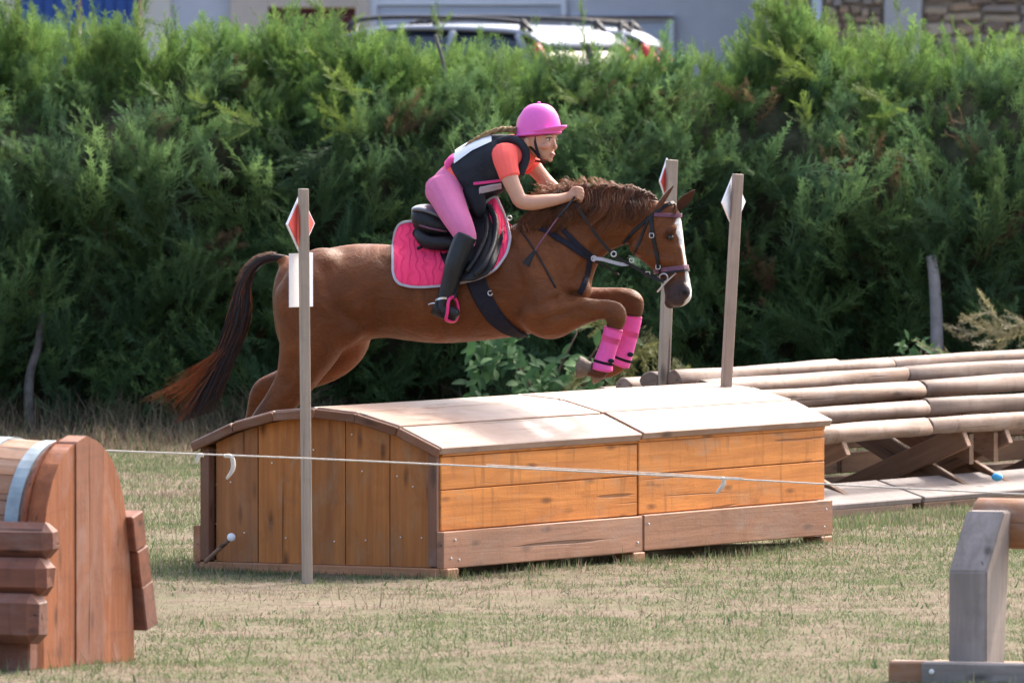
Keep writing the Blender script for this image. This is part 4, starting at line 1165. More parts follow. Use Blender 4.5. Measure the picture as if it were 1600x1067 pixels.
# muscle edges: soft grooves with a swelling on either side
hx_, hy_ = px_of(hv); lat = np.clip(np.abs(hn @ np3(HV)) * 1.6 - .15, 0, 1); disp = np.zeros(len(hv))
def groove(pts, depth, w):
    global disp
    a = cr(pts, 6); d = np.full(len(hv), 1e9)
    for (x0, y0), (x1, y1) in zip(a[:-1], a[1:]):
        vx, vy = x1 - x0, y1 - y0; t = np.clip(((hx_ - x0) * vx + (hy_ - y0) * vy) / (vx * vx + vy * vy + 1e-9), 0, 1)
        d = np.minimum(d, np.hypot(hx_ - x0 - t * vx, hy_ - y0 - t * vy))
    disp += depth * (-np.exp(-(d / w) ** 2) + .55 * np.exp(-((d - 2.1 * w) / (1.3 * w)) ** 2))
for pts, dp, w in (([(866, 345), (868, 390), (882, 430), (893, 462)], .011, 8), ([(798, 372), (806, 420), (822, 468), (842, 508)], .010, 9), ([(838, 478), (868, 466), (900, 462)], .009, 7),
                   ([(982, 374), (945, 378), (915, 405), (898, 440)], .007, 6), ([(606, 415), (596, 460), (578, 508)], .011, 10), ([(572, 512), (540, 496), (516, 462), (508, 425)], .009, 9),
                   ([(446, 440), (458, 500), (462, 555), (452, 600)], .009, 8), ([(500, 560), (478, 590), (450, 625)], .006, 6), ([(905, 486), (930, 492), (950, 497)], .005, 5),
                   ([(1000, 392), (1022, 402), (1046, 408)], -.006, 5), ([(1060, 380), (1062, 410), (1064, 432)], .004, 4), ([(640, 455), (648, 490), (652, 520)], .0035, 9),
                   ([(672, 460), (680, 492), (686, 522)], .0035, 9), ([(705, 460), (713, 492), (719, 522)], .0035, 9), ([(540, 392), (520, 420), (508, 450)], .006, 11)):
    groove(pts, dp, w)
hv = hv + (disp * lat)[:, None] * hn
horse_me.vertices.foreach_set('co', hv.astype(np.float32).ravel()); horse_me.update()
hv, hn = mesh_np(horse_me)
BVH = BVHTree.FromPolygons([tuple(x) for x in hv.tolist()], [tuple(p.vertices) for p in horse_me.polygons])
# coat colours painted by anatomy: chestnut, pale blaze, dark muzzle and eye rims, darker knees and groin
def np3(v): return np.array(tuple(v), dtype=float)
cn = np.tile(np.array([.170, .057, .020]), (len(hv), 1))
nz = rndnoise(hv[:, 0] * 1.0, hv[:, 2] + hv[:, 1], .22, 71)
cn *= (.82 + .36 * nz)[:, None]
def near_px(px, py, r, frame='h'):
    c = np3(Hp(px, py) if frame == 'h' else Ep(px, py))
    d = np.linalg.norm((hv - c)[:, [0, 2]], axis=1) / (r * PXM)
    return np.clip(1.4 - d, 0, 1)
rel = hv - np3(EO)
eb = rel @ np3(EV)                                   # head lateral
def seg_d(a, b, frame):
    p, q = np3(frame(*a)), np3(frame(*b)); d = q - p
    t = np.clip(((hv - p) @ d) / (d @ d), 0, 1); return np.linalg.norm(hv - (p + t[:, None] * d), axis=1)
frontness = hn @ np3(EU)
headz = hv[:, 2]
z_of = lambda py: Ep(1060, py).z
inhead = (hv @ np3(HU)) > (np3(Hp(1000, 350)) @ np3(HU))
# dark muzzle
mz = np.clip((z_of(426) - headz) / (z_of(426) - z_of(446)), 0, 1) * inhead * ((hv @ np3(HU)) > (np3(Hp(1030, 450)) @ np3(HU)))
cn = cn * (1 - mz[:, None] * .85) + np.array([.050, .045, .050]) * mz[:, None] * .85
# eye rim
for s in (-1, 1):
    hit = BVH.ray_cast(Ep(1047, 371, s * .3), -EV * s); d = np.linalg.norm(hv - np3(hit[0] if hit[0] is not None else Ep(1047, 371, s * .09)), axis=1); w = np.clip(1.5 - d / .034, 0, 1)[:, None] * .8
    cn = cn * (1 - w) + np.array([.035, .022, .018]) * w
    d = np.linalg.norm(hv - np3(Ep(1070, 457, s * .053)), axis=1); w = np.clip(1.5 - d / .013, 0, 1)[:, None]
    cn = cn * (1 - w) + np.array([.012, .010, .010]) * w
# blaze
zz_ = [z_of(p) for p in (482, 470, 455, 440, 420, 400, 385, 372, 360, 350, 343, 338)]
wid = [.0, .024, .028, .023, .018, .017, .019, .024, .036, .036, .022, 0]
bw = np.interp(headz, zz_, wid)
bl = np.clip((bw - np.abs(eb - .0)) / .006 + .3, 0, 1) * (frontness > .15) * inhead * (headz < z_of(337))
cn = cn * (1 - bl[:, None]) + np.array([.80, .76, .72]) * bl[:, None]
# darker lower legs
for a, b in (((958, 500), (935, 585)), ((990, 490), (950, 585)), ((412, 655), (350, 790)), ((405, 620), (355, 745))):
    w = np.clip(1.25 - seg_d(a, b, lambda x, y: Hp(x, y, NEAR if y > 600 or x < 960 else FAR)) / .09, 0, 1)[:, None] * .45
    cn = cn * (1 - w) + np.array([.06, .028, .018]) * w
set_col(horse_me, cn)
m = N('chestnut_coat', .55, .15); tc = m.n('TexCoord').outputs['Object']
va_ = m.n('VertexColor'); va_.layer_name = 'col'
mus = m.noise(m.mapping(tc, (5, 5, 7)), 1.0, 3, .5, 1.2); fine = m.noise(m.mapping(tc, (55, 55, 160)), 1.0, 4, .7); vein = m.noise(m.mapping(tc, (9, 9, 12)), 1.0, 2, .4, 2.0)
vn = m.ramp(vein, [(.47, 0), (.5, 1), (.53, 0)])
c = m.mix(1.0, va_.outputs['Color'], m.ramp(mus, [(.3, .74), (.7, 1.08)]), 'MULTIPLY')
c = m.mix(1.0, c, m.ramp(fine, [(.3, .80), (.7, 1.08)]), 'MULTIPLY')
m.color(c); m.l(m.ramp(mus, [(.3, .45), (.7, .62)]), m.b.inputs['Roughness'])
m.bump(m.math('ADD', m.math('ADD', m.math('MULTIPLY', mus, 3.2), m.math('MULTIPLY', fine, .35)), m.math('MULTIPLY', vn, .16)), .55, .012)
M['coat'] = m.m
horse = thing('horse', (HO.x, HO.y, 0), 'chestnut horse with white blaze leaping over the wooden box', 'horse')
link_at('body', horse_me, horse, M['coat'])
M['ear'] = attr_mat('ear_coat', .6, .2, .15, .2, 40, sheen=.3)
# ears: cupped leaf shapes
def ear(base, tip, bb, bt_, width, turn, inner):
    b0, t0 = Ep(*base, bb), Ep(*tip, bt_)
    ax = (t0 - b0); L = ax.length; ax.normalize()
    side = ax.cross(V((math.sin(turn), -math.cos(turn), .15))).normalized(); fr = side.cross(ax).normalized()
    vs, cs, fs = [], [], []; nr, nc = 11, 11
    for lay in (0, 1):
        for i in range(nr):
            t = i / (nr - 1); w = width * (math.sin(math.pi * min(1, (t * .80 + .2))) ** .8) * (1 if t < .999 else .05)
            for j in range(nc):
                s = -1 + 2 * j / (nc - 1)
                p = b0 + ax * (L * t) + side * (w * math.sin(s * 1.45)) + fr * (w * (math.cos(s * 1.45) - .3) * -.85) - fr * (.005 * lay)
                vs.append(p); cs.append(inner if lay == 0 else (.17, .065, .028))
    for lay in (0, 1):
        for i in range(nr - 1):
            for j in range(nc - 1):
                a = lay * nr * nc + i * nc + j; q = (a, a + 1, a + nc + 1, a + nc); fs.append(q if lay else q[::-1])
    n2 = nr * nc
    for i in range(nr - 1):
        for j in (0, nc - 1): fs.append((i * nc + j, (i + 1) * nc + j, n2 + (i + 1) * nc + j, n2 + i * nc + j))
    o = mk('ear', vs, fs, M['ear'], horse, True); set_col(o.data, np.array(cs)); fix_normals(o.data)
ear((1026, 330), (1053, 291), -.045, -.055, .026, R(80), (.10, .045, .022))
ear((1058, 326), (1086, 297), .045, .055, .026, R(20), (.13, .055, .03))
M['eyeball'] = plain('dark_wet_eye', (.012, .008, .006), .08, .6, .1, 20)
for s in (-1, 1):
    c = Ep(1047, 371, s * .078); hit = BVH.ray_cast(Ep(1047, 371, s * .3), -EV * s)
    if hit[0] is not None: c = hit[0] - EV * (s * .004)
    v_, f_ = ball(c, .018, .013, .016, (EU, EV, ZV)); mk('eye', v_, f_, M['eyeball'], horse, True)
M['hoof'] = plain('hoof_horn', (.17, .12, .085), .6, .3, .3, 30, bump=.3)
def hoof(c0, c1, r0, r1, b):
    a, d = Hp(*c0, b), Hp(*c1, b); ax = (d - a).normalized(); u = HV; w = ax.cross(u)
    secs = [(a - ax * .01, u * r0 * .92, w * r0 * .95), (a + ax * .012, u * r0, w * r0 * 1.04), ((a + d) / 2, u * (r0 + r1) / 2, w * (r0 + r1) / 2 * 1.06), (d, u * r1, w * r1 * 1.1)]
    v_, f_ = loft(secs, 3, 20); mk('hoof', v_, f_, M['hoof'], horse, True)
hoof((922, 576), (904, 573), .036, .052, NEAR); hoof((943, 581), (926, 583), .036, .052, FAR)
hoof((348, 791), (334, 808), .038, .054, -.135); hoof((357, 741), (344, 757), .038, .054, .135)

# hair: bundles of tapering strands
def strands(name, paths, cols, mat, parent, sides=3):
    vs, fs, cs = [], [], []
    for pts, r, c in zip(paths, [p[1] for p in paths], cols):
        pts = np.array(pts[0]); n_ = len(pts); k = len(vs)
        t = np.gradient(pts, axis=0); t /= np.linalg.norm(t, axis=1, keepdims=True) + 1e-9
        u = np.cross(t, [.3, .9, .2]); u /= np.linalg.norm(u, axis=1, keepdims=True) + 1e-9; w = np.cross(t, u)
        for i in range(n_):
            s = i / (n_ - 1); rr = r * (1 - .82 * s ** 1.6)
            for j in range(sides):
                a = 2 * math.pi * j / sides; vs.append(pts[i] + u[i] * math.cos(a) * rr + w[i] * math.sin(a) * rr); cs.append(c[0] * (1 - s) + c[1] * s)
        for i in range(n_ - 1):
            for j in range(sides):
                q = (j + 1) % sides; fs.append((k + i * sides + j, k + i * sides + q, k + (i + 1) * sides + q, k + (i + 1) * sides + j))
    me = fast_mesh(name, np.array(vs), np.array(fs), mat, np.array(cs), True)
    o = link(name, me, parent); return o
M['hair'] = attr_mat('horse_hair', .42, .4, .12, .15, 30)
rg = np.random.RandomState(17)
crest = cr([list(Hp(x, y, 0)) for x, y in ((845, 330), (880, 313), (910, 304), (940, 300), (970, 299), (1000, 302), (1030, 312))], 12)
paths, cols = [], []
NL = 30
lk = [dict(t=(q + rg.uniform(-.3, .3)) / NL, L=rg.uniform(.17, .27), back=rg.uniform(.35, 1.0), lift=rg.uniform(.012, .05), ph=rg.uniform(0, 6.28), wv=rg.uniform(.010, .020), out=rg.uniform(.8, 1.15), c=rg.uniform(.6, 1.25)) for q in range(NL)]
for i in range(1300):
    K = lk[rg.randint(NL)]; t = float(np.clip(K['t'] + rg.normal(0, .018), 0, .999)); p = crest[int(t * (len(crest) - 1))].copy(); p += rg.normal(0, .005, 3)
    lift = K['lift'] * (1.35 - .7 * t) * rg.uniform(.7, 1.2); L = K['L'] * rg.uniform(.75, 1.1) * (1.0 if t < .85 else .8)
    side = -1 if rg.rand() < .93 else 1; ph = K['ph'] + rg.normal(0, .55); fan = rg.normal(0, .022); pts = []
    for k in range(13):
        s = k / 12
        up_ = lift * math.sin(min(1, s * 2.0) * math.pi) - L * .85 * max(0, s - .15) ** 1.05
        out = side * (.018 + .105 * min(1, s * 1.7)) * K['out'] * (.8 + .4 * (1 - t))
        q = p + np3(HV) * out + np.array([0, 0, up_]) - np3(HU) * (L * K['back'] * s * .75 + fan * s) + np3(HU) * K['wv'] * math.sin(11 * s + ph) * min(1, s * 2.5) + np.array([0, 0, .5 * K['wv'] * math.cos(11 * s + ph) * s])
        pts.append(q)
    paths.append((pts, rg.uniform(.0014, .0030)))
    b_ = np.array([.125, .047, .019]) * K['c'] * rg.uniform(.7, 1.25); cols.append((b_, b_ * np.array([2.3, 2.0, 1.6]) if rg.rand() < .45 else b_ * 1.3))
# flying locks by the rider's hands
for i in range(420):
    x = rg.uniform(858, 1010); p = np3(Hp(x, np.interp(x, [858, 900, 950, 1010], [314, 305, 300, 305]) + rg.uniform(-2, 5), rg.uniform(-.05, .03)))
    L = rg.uniform(.07, .17) * np.interp(x, [860, 930, 1010], [1, .75, .5]); ph = rg.normal(0, .4) + int(x / 9) * 1.7; hgt = rg.uniform(.03, .085) * (1 + .4 * math.sin(int(x / 9) * 2.3)) * np.interp(x, [860, 940, 1010], [1, .7, .4]); pts = []
    for k in range(10):
        s = k / 9
        pts.append(p - np3(HU) * L * s * rg.uniform(.75, .85) + np.array([0, 0, hgt * math.sin(s * 2.3) + .014 * math.sin(8 * s + ph)]) + np3(HV) * (-.03 * s + .012 * math.cos(7 * s + ph)))
    paths.append((pts, rg.uniform(.0015, .003))); b_ = np.array([.14, .055, .025]) * rg.uniform(.6, 1.3); cols.append((b_, b_ * np.array([3.0, 2.5, 1.8])))
# forelock
for i in range(60):
    p = np3(Ep(1052, 318, rg.uniform(-.02, .02))); L = rg.uniform(.06, .11)
    pts = [p + np3(EU) * (.012 + .012 * math.sin(3 * s)) + np.array([0, 0, .012 * math.sin(3 * s) - L * s]) + np3(EV) * (-.03 * s + .006 * math.sin(6 * s + i)) for s in np.linspace(0, 1, 8)]
    paths.append((pts, .002)); b_ = np.array([.13, .05, .025]) * rg.uniform(.6, 1.2); cols.append((b_, b_ * 1.5))
strands('mane', paths, cols, M['hair'], horse)
# tail
spine = cr([list(Hp(x, y, b)) for x, y, b in ((448, 405, 0), (428, 403, 0), (404, 410, -.01), (388, 428, -.02), (379, 452, -.02), (375, 482, -.03), (369, 512, -.03), (356, 547, -.03), (338, 585, -.04), (320, 622, -.05), (306, 652, -.05))], 8)
sw = np.interp(np.linspace(0, 1, len(spine)), [0, .15, .3, .42, .55, .7, .85, 1], [8, 9.5, 12, 16, 21, 23, 28, 36]) * PXM
v_, f_ = tubev([V(p) for p in spine[:44:4]], [w * .72 for w in sw[:44:4]], 2, 12)
tl = mk('tail', v_, f_, M['ear'], horse, True); set_col(tl.data, np.array([.03, .017, .013]))
paths, cols = [], []
for i in range(1500):
    a = rg.rand() ** .75 * .62; L = rg.uniform(.35, .62); e = min(1.0, a + L)
    th, rr = rg.uniform(0, 6.28), math.sqrt(rg.rand()); pts = []; flick = rg.rand() < .16; fk = rg.uniform(.12, .66); fz = rg.uniform(.1, .6); ph = rg.uniform(0, 6.28)
    for k in range(12):
        s = k / 11; t = a + (e - a) * s; idx = t * (len(spine) - 1); i0 = int(min(idx, len(spine) - 2)); c = spine[i0] + (spine[i0 + 1] - spine[i0]) * (idx - i0)
        w = np.interp(t, np.linspace(0, 1, len(sw)), sw) * rr * (.9 + .1 * s)
        q = c + np3(HU) * math.cos(th) * w * (1.0) + np3(HV) * math.sin(th) * w * .8 + np.array([0, 0, .3 * math.cos(th) * w])
        if flick and t > .68: q = q + np.array([-1.0, 0, fz + .9 * (t - .68)]) * (t - .68) * fk
        q = q + np.array([.006 * math.sin(7 * s + ph), .006 * math.cos(6 * s + ph), 0]) * s
        pts.append(q)
    paths.append((pts, rg.uniform(.0014, .0028)))
    edge = math.cos(th) < -.2 and rr > .6
    if flick or (edge and rg.rand() < .22): b_ = np.array([.17, .060, .018]) * rg.uniform(.6, 1.2); cols.append((b_ * .18, b_ * np.array([3.0, 2.3, 1.5])))  # sun through the fringe put in as orange strand tips
    else: b_ = np.array([.026, .015, .013]) * rg.uniform(.6, 1.5); cols.append((b_, b_ * 1.6))
# short bristling hairs along the dock
for i in range(260):
    t = rg.uniform(.08, .36); c = spine[int(t * (len(spine) - 1))]; w = np.interp(t, np.linspace(0, 1, len(sw)), sw) * .8
    d = np.array([-.55 - t, 0, .9 - 1.6 * t]) + rg.normal(0, .25, 3); d /= np.linalg.norm(d); L = rg.uniform(.006, .018)
    tg = spine[int(t * (len(spine) - 1)) + 1] - c; tg /= np.linalg.norm(tg)
    pts = [c + d * (w + L * s) + tg * L * s * s * 1.2 for s in np.linspace(0, 1, 4)]
    paths.append((pts, .0016)); b_ = np.array([.15, .07, .035]); cols.append((b_, b_ * 1.8))
strands('tail_hair', paths, cols, M['hair'], horse)

# ------------------------------------------------------------------ tack
def surf(px, py, off, bvh=None):
    d = ray(px, py).normalized(); h = (bvh or BVH).ray_cast(CAM, d)
    if h[0] is None: return None, None
    n_ = h[1] if h[1].dot(d) < 0 else -h[1]
    return h[0] + n_ * off, n_
def ribbon(pts, nrm, width, thick, k=1):
    """flat strap along pts lying on surface with normals"""
    p = np.array([tuple(x) for x in pts]); n_ = np.array([tuple(x) for x in nrm]); m_ = len(p)
    w = np.full(m_, width) if np.isscalar(width) else np.interp(np.linspace(0, 1, m_), np.linspace(0, 1, len(width)), width)
    t = np.gradient(p, axis=0); t /= np.linalg.norm(t, axis=1, keepdims=True) + 1e-9
    n_ = n_ - (n_ * t).sum(1, keepdims=True) * t; n_ /= np.linalg.norm(n_, axis=1, keepdims=True) + 1e-9
    s = np.cross(t, n_); vs, fs = [], []
    for i in range(m_):
        for a, b in ((-1, -1), (-.85, 1), (.85, 1), (1, -1)): vs.append(p[i] + s[i] * a * w[i] / 2 + n_[i] * b * thick / 2)
    for i in range(m_ - 1):
        for j in range(4): q = (j + 1) % 4; fs.append((i * 4 + j, i * 4 + q, i * 4 + 4 + q, i * 4 + 4 + j))
    fs += [(3, 2, 1, 0), tuple((m_ - 1) * 4 + x for x in range(4))]
    return vs, fs
def strap(name, pxs, width, off, mat, parent, thick=.005, k=8, bvh=None):
    """strap lying on the visible side along photograph points, following the body"""
    a = cr(pxs, k); P_, N_ = [], []
    for x, y in a:
        h, n_ = surf(x, y, off, bvh)
        if h is None: continue
        P_.append(h); N_.append(n_)
    if len(P_) < 3: return None
    pa = np.array([tuple(x) for x in P_])
    for _ in range(2): pa[1:-1] = (pa[:-2] + 2 * pa[1:-1] + pa[2:]) / 4
    v_, f_ = ribbon(pa, N_, width, thick); o = mk(name, v_, f_, mat, parent, False); fix_normals(o.data); return o
def ring_strap(name, frame, pts, lat, width, off, mat, parent, thick=.005, n=40, clip=None):
    """strap round a limb or head in the plane through two profile points"""
    F_, B_ = frame(*pts[0]), frame(*pts[1]); c = (F_ + B_) / 2; u = (F_ - B_).normalized()
    P_, N_ = [], []
    rng = np.linspace(0, 2 * math.pi, n + 1) if clip is None else np.linspace(clip[0], clip[1], n + 1)
    for a in rng:
        d = u * math.cos(a) + lat * math.sin(a)
        h = BVH.ray_cast(c + d * .22, -d)
        if h[0] is None or (h[0] - c).length > .21: continue
        P_.append(h[0] + d * off); N_.append(d)
    pa = np.array([tuple(x) for x in P_])
    v_, f_ = ribbon(pa, N_, width, thick); o = mk(name, v_, f_, mat, parent, False); fix_normals(o.data); return o
M['leather'] = plain('black_leather', (.014, .014, .016), .45, .28, .3, 30, bump=.15)
M['navy'] = plain('navy_webbing', (.020, .020, .030), .8, .12, .2, 60)
M['plum'] = plain('plum_leather', (.16, .06, .10), .45, .4, .2, 40)
m = N('pink_quilted_cotton', .8, .15); tc = m.n('TexCoord').outputs['Object']
wv = m.n('TexWave', wave_type='BANDS', bands_direction='X'); wv.inputs['Scale'].default_value = 7.5; wv.inputs['Distortion'].default_value = 5.0; wv.inputs['Detail'].default_value = 0; wv.inputs['Detail Scale'].default_value = 2.2
m.l(m.mapping(tc, (1, 1, 1)), wv.inputs['Vector'])
q = m.ramp(wv.outputs['Fac'], [(.0, 0), (.45, 1)])
m.color(m.mix(q, (.86, .045, .14), (.93, .055, .155))); m.bump(q, .6, .008)
M['pinkpad'] = m.m
M['piping'] = plain('silver_grey_binding', (.42, .40, .44), .6, .3, .08, 40)
M['pinkboot'] = plain('pink_neoprene', (.80, .10, .38), .55, .3, .06, 30, bump=.1)
M['hotpink'] = plain('hot_pink_metal', (.75, .03, .17), .4, .4, .06, 30)
M['grey_sheen'] = plain('painted_seat_shine', (.16, .17, .19), .28, .5, .12, 25)  # shine on the black leather put in as a grey base colour

# saddle pad
pad_x = [614, 617, 624, 640, 660, 700, 745, 765, 775, 785, 793, 797]
pad_t = [382, 362, 349, 346, 344, 345, 334, 311, 306, 328, 350, 368]
pad_b = [424, 436, 444, 448, 449, 446, 437, 427, 420, 407, 394, 376]
def side_b(px, py, top, off, tent=.0026):
    bt = -(.012 + tent * (py - top) * 1.0)
    h, n_ = surf(px, py, 0)
    if h is not None:
        b = (h - HO).dot(HV)
        return min(b - off, max(bt, b - .10)) if bt < b else b - off
    return bt
def side_patch(cols_x, top, bot, off, nx_, ny_, thick, tent=.0026):
    """sheet hanging on the near side between a top and a bottom outline"""
    X_ = np.interp(np.linspace(0, 1, nx_) ** 1.0, np.linspace(0, 1, len(cols_x)), cols_x); vs = []
    for x in X_:
        t_, b_ = np.interp(x, cols_x, top), np.interp(x, cols_x, bot)
        for j in range(ny_):
            y = t_ + (b_ - t_) * j / (ny_ - 1); vs.append((x, y, side_b(x, y, min(top) if False else t_, off, tent)))
    g = np.array([v[2] for v in vs]).reshape(nx_, ny_)
    for _ in range(3):
        e = np.pad(g, 1, mode='edge'); g = np.minimum((e[:-2, 1:-1] + e[2:, 1:-1] + e[1:-1, :-2] + e[1:-1, 2:] + 2 * g) / 6, g + .004)
    out = [Hp(v[0], v[1], b) for v, b in zip(vs, g.ravel())]
    return out, g
def patch_mesh(name, out, nx_, ny_, thick, mat, parent, mirror=True):
    vs = list(out) + [p + HV * thick for p in out]; fs = []; n0 = nx_ * ny_
    for i in range(nx_ - 1):
        for j in range(ny_ - 1):
            a = i * ny_ + j; fs += [(a, a + 1, a + ny_ + 1, a + ny_), (n0 + a, n0 + a + ny_, n0 + a + ny_ + 1, n0 + a + 1)]
    for i in range(nx_ - 1):
        for j in (0, ny_ - 1): a = i * ny_ + j; fs.append((a, a + ny_, n0 + a + ny_, n0 + a))
    for j in range(ny_ - 1):
        for i in (0, nx_ - 1): a = i * ny_ + j; fs.append((a, a + 1, n0 + a + 1, n0 + a))
    o = mk(name, vs, fs, mat, parent, True); fix_normals(o.data)
    if mirror:
        q = mk(name, [p - HV * (2 * (p - HO).dot(HV)) for p in vs], fs, mat, parent, True); fix_normals(q.data)
    return o
pad = thing('saddle_pad', Hp(705, 450, 0), 'hot pink quilted saddle pad with silver edging on the horse', 'saddle pad')
out, gpad = side_patch(pad_x, pad_t, pad_b, .014, 48, 26, .008)
patch_mesh('panel', out, 48, 26, .007, M['pinkpad'], pad)
po = np.array([tuple(p) for p in out]).reshape(48, 26, 3)
loop = np.concatenate([po[:, 0], po[-1, 1:], po[::-1, -1][1:], po[0, ::-1][1:]])
for _ in range(2): loop[1:-1] = (loop[:-2] + 2 * loop[1:-1] + loop[2:]) / 4
v_, f_ = ribbon(loop - np3(HV) * .004, [-HV] * len(loop), .013, .008); o = mk('binding', v_, f_, M['piping'], pad); fix_normals(o.data)
c = loop.mean(0); inner = c + (loop - c) * np.array([.925, 1, .86]) - np3(HV) * .004
# saddle
sad = thing('saddle', Hp(710, 400, 0), 'black leather jumping saddle with painted grey shine along the cantle on the pink pad', 'saddle')
seat = [sec((645, 333), (648, 350), .05), sec((652, 323), (656, 362), .125), sec((672, 322), (676, 372), .155), sec((700, 333), (702, 374), .145), sec((726, 341), (728, 376), .115), sec((750, 333), (752, 372), .09), sec((768, 316), (772, 362), .06), sec((777, 322), (779, 345), .03)]
v_, f_ = loft(seat, 5, 28, .8); mk('seat', v_, f_, M['leather'], sad, True)
topc = [sec((646, 330), (647, 338), .045), sec((652, 321), (654, 333), .12), sec((672, 320), (675, 336), .15), sec((698, 331), (700, 345), .14), sec((715, 340), (717, 350), .11)]
v_, f_ = loft(topc, 5, 24); mk('cantle', v_, f_, M['grey_sheen'], sad, True)
for s in (-1, 1):
    v_, f_ = tubev([Hp(650, 350, s * .13), Hp(672, 357, s * .165), Hp(698, 362, s * .155)], .006, 4, 6); mk('piping', v_, f_, M['plum'], sad, True)
    v_, f_ = tubev([Hp(652, 362, s * .10), Hp(668, 378, s * .15), Hp(700, 380, s * .16), Hp(730, 380, s * .15)], [.03, .036, .036, .03], 4, 10); mk('panel_roll', v_, f_, M['leather'], sad, True)
fl_x = [688, 700, 718, 740, 760, 775, 786]; fl_t = [372, 356, 338, 322, 316, 320, 338]; fl_b = [398, 428, 440, 439, 430, 412, 372]
out, gf_ = side_patch(fl_x, fl_t, fl_b, .030, 26, 22, .008, .0034)
patch_mesh('flap', out, 26, 22, .009, M['leather'], sad)
def flap_b(px, py, extra):
    i = np.interp(px, fl_x, np.linspace(0, 25, len(fl_x))); j = np.clip((py - np.interp(px, fl_x, fl_t)) / (np.interp(px, fl_x, fl_b) - np.interp(px, fl_x, fl_t)), 0, 1) * 21
    return gf_[int(round(i)), int(round(j))] - extra
for pts, r in (([(764, 322), (774, 345), (772, 380), (758, 412), (742, 430)], .016), ([(752, 320), (760, 345), (758, 372), (744, 402), (730, 424)], .013)):
    v_, f_ = tubev([Hp(x, y, flap_b(x, y, .012)) for x, y in pts], r, 4, 10); mk('knee_roll', v_, f_, M['leather'], sad, True)
v_, f_ = tubev([Hp(x, y, flap_b(max(x, 690), y, .03) - .005) for x, y in [(724, 352), (712, 360), (690, 372), (668, 384), (652, 389)]], [.012, .011, .009, .010, .011], 3, 8); mk('strap_end', v_, f_, M['leather'], sad, True)
# girth wraps the barrel
strap('girth', [(742, 432), (750, 455), (762, 478), (778, 500), (800, 516), (822, 523)], [.10, .095, .09, .09, .08, .05], .012, M['navy'], sad, .010)
for x, y in ((766, 458), (765, 327), (752, 328)):
    h, n_ = surf(x, y, .022)
    if h is not None:
        b0 = (h - HO).dot(HV) - .012; ps = [Hp(x + 3.6 * math.cos(a), y + 3.6 * math.sin(a), b0 - (.05 if y < 400 else 0)) for a in np.linspace(0, 5.2, 8)]
        v_, f_ = tubev(ps, .003, 3, 6); mk('ring', v_, f_, M['steel'], sad, True)
# breastplate
bp_ = thing('breastplate', Hp(900, 420, 0), 'dark webbing breastplate with straps across the horse shoulder and chest', 'breastplate')
strap('strap', [(792, 340), (820, 349), (850, 360), (885, 380), (912, 398), (926, 404)], .032, .008, M['navy'], bp_)
strap('strap', [(868, 345), (885, 365), (905, 385), (926, 402)], .026, .010, M['navy'], bp_)
strap('strap', [(806, 352), (822, 372), (838, 395), (855, 425), (868, 450)], .008, .004, M['leather'], bp_)
strap('chest_strap', [(922, 405), (918, 425), (912, 445), (906, 458)], .030, .008, M['navy'], bp_)
for (x, y, r) in ((928, 404, 4), (796, 341, 3.5)):
    h, n_ = surf(x - 4, y, .014); b0 = (h - HO).dot(HV) - .012 if h is not None else -.1
    v_, f_ = tubev([Hp(x + r * math.cos(a), y + r * math.sin(a), b0) for a in np.linspace(0, 6.2, 10)], .0035, 3, 6); mk('ring', v_, f_, M['steel'], bp_, True)
# bridle
br = thing('bridle', Ep(1040, 400, 0), 'black and plum leather bridle with silver buckles on the horse head', 'bridle')
ring_strap('noseband', Ep, ((1078, 417), (1020, 425)), EV, .024, .005, M['plum'], br)
ring_strap('cavesson', Ep, ((1078, 421), (1024, 432)), EV, .014, .006, M['leather'], br)
ring_strap('headpiece', Ep, ((1052, 316), (1000, 368)), EV, .020, .005, M['leather'], br, clip=(-2.7, 2.7))
ring_strap('browband', Ep, ((1066, 337), (1000, 333)), EV, .020, .008, M['plum'], br, clip=(-1.45, 1.45))
strap('cheekpiece', [(1018, 340), (1020, 365), (1026, 395), (1030, 415), (1036, 432)], .022, .007, M['leather'], br)
strap('throatlatch', [(1014, 342), (1003, 370), (992, 395), (986, 404)], .012, .006, M['leather'], br)
strap('lower_strap', [(1010, 420), (1022, 430), (1036, 440), (1052, 432)], .014, .007, M['leather'], br)
def steel_ring(cx, cy, r, b, frame, parent, name='bit_ring', th=.004):
    v_, f_ = tubev([frame(cx + r * math.cos(a), cy + r * math.sin(a), b) for a in np.linspace(0, 6.2, 12)], th, 3, 6); mk(name, v_, f_, M['steel'], parent, True)
h, n_ = surf(1037, 434, .012); bb = (h - EO).dot(EV) - .006 if h is not None else -.06
steel_ring(1037, 434, 6.5, bb, Ep, br)
v_, f_ = tubev([Ep(1056, 427, bb - .004), Ep(1042, 440, bb - .006), Ep(1027, 456, bb - .004)], .0045, 3, 6); mk('bit_cheek', v_, f_, M['steel'], br, True)
for x, y in ((1018, 368), (1028, 417), (1012, 428), (987, 407)):
    h, n_ = surf(x, y, .011)
    b0 = (h - EO).dot(EV) if h is not None else -.05
    v_, f_ = tubev([Ep(x - 3, y - 3, b0), Ep(x + 3, y - 3, b0), Ep(x + 3, y + 3, b0), Ep(x - 3, y + 3, b0), Ep(x - 3, y - 3, b0)], .0025, 2, 6); mk('buckle', v_, f_, M['steel'], br, True)
HAND = (897, 303)
def rein(pts, name, mat, parent, w=.016):
    a = cr([list(p) for p in pts], 8); t = np.gradient(a, axis=0); nn_ = np.cross(t, np.cross(np3(HV), t))
    v_, f_ = ribbon(a, nn_ / (np.linalg.norm(nn_, axis=1, keepdims=True) + 1e-9), w, .004); o = mk(name, v_, f_, mat, parent); fix_normals(o.data)
E0 = Ep(1037, 440, bb - .004)
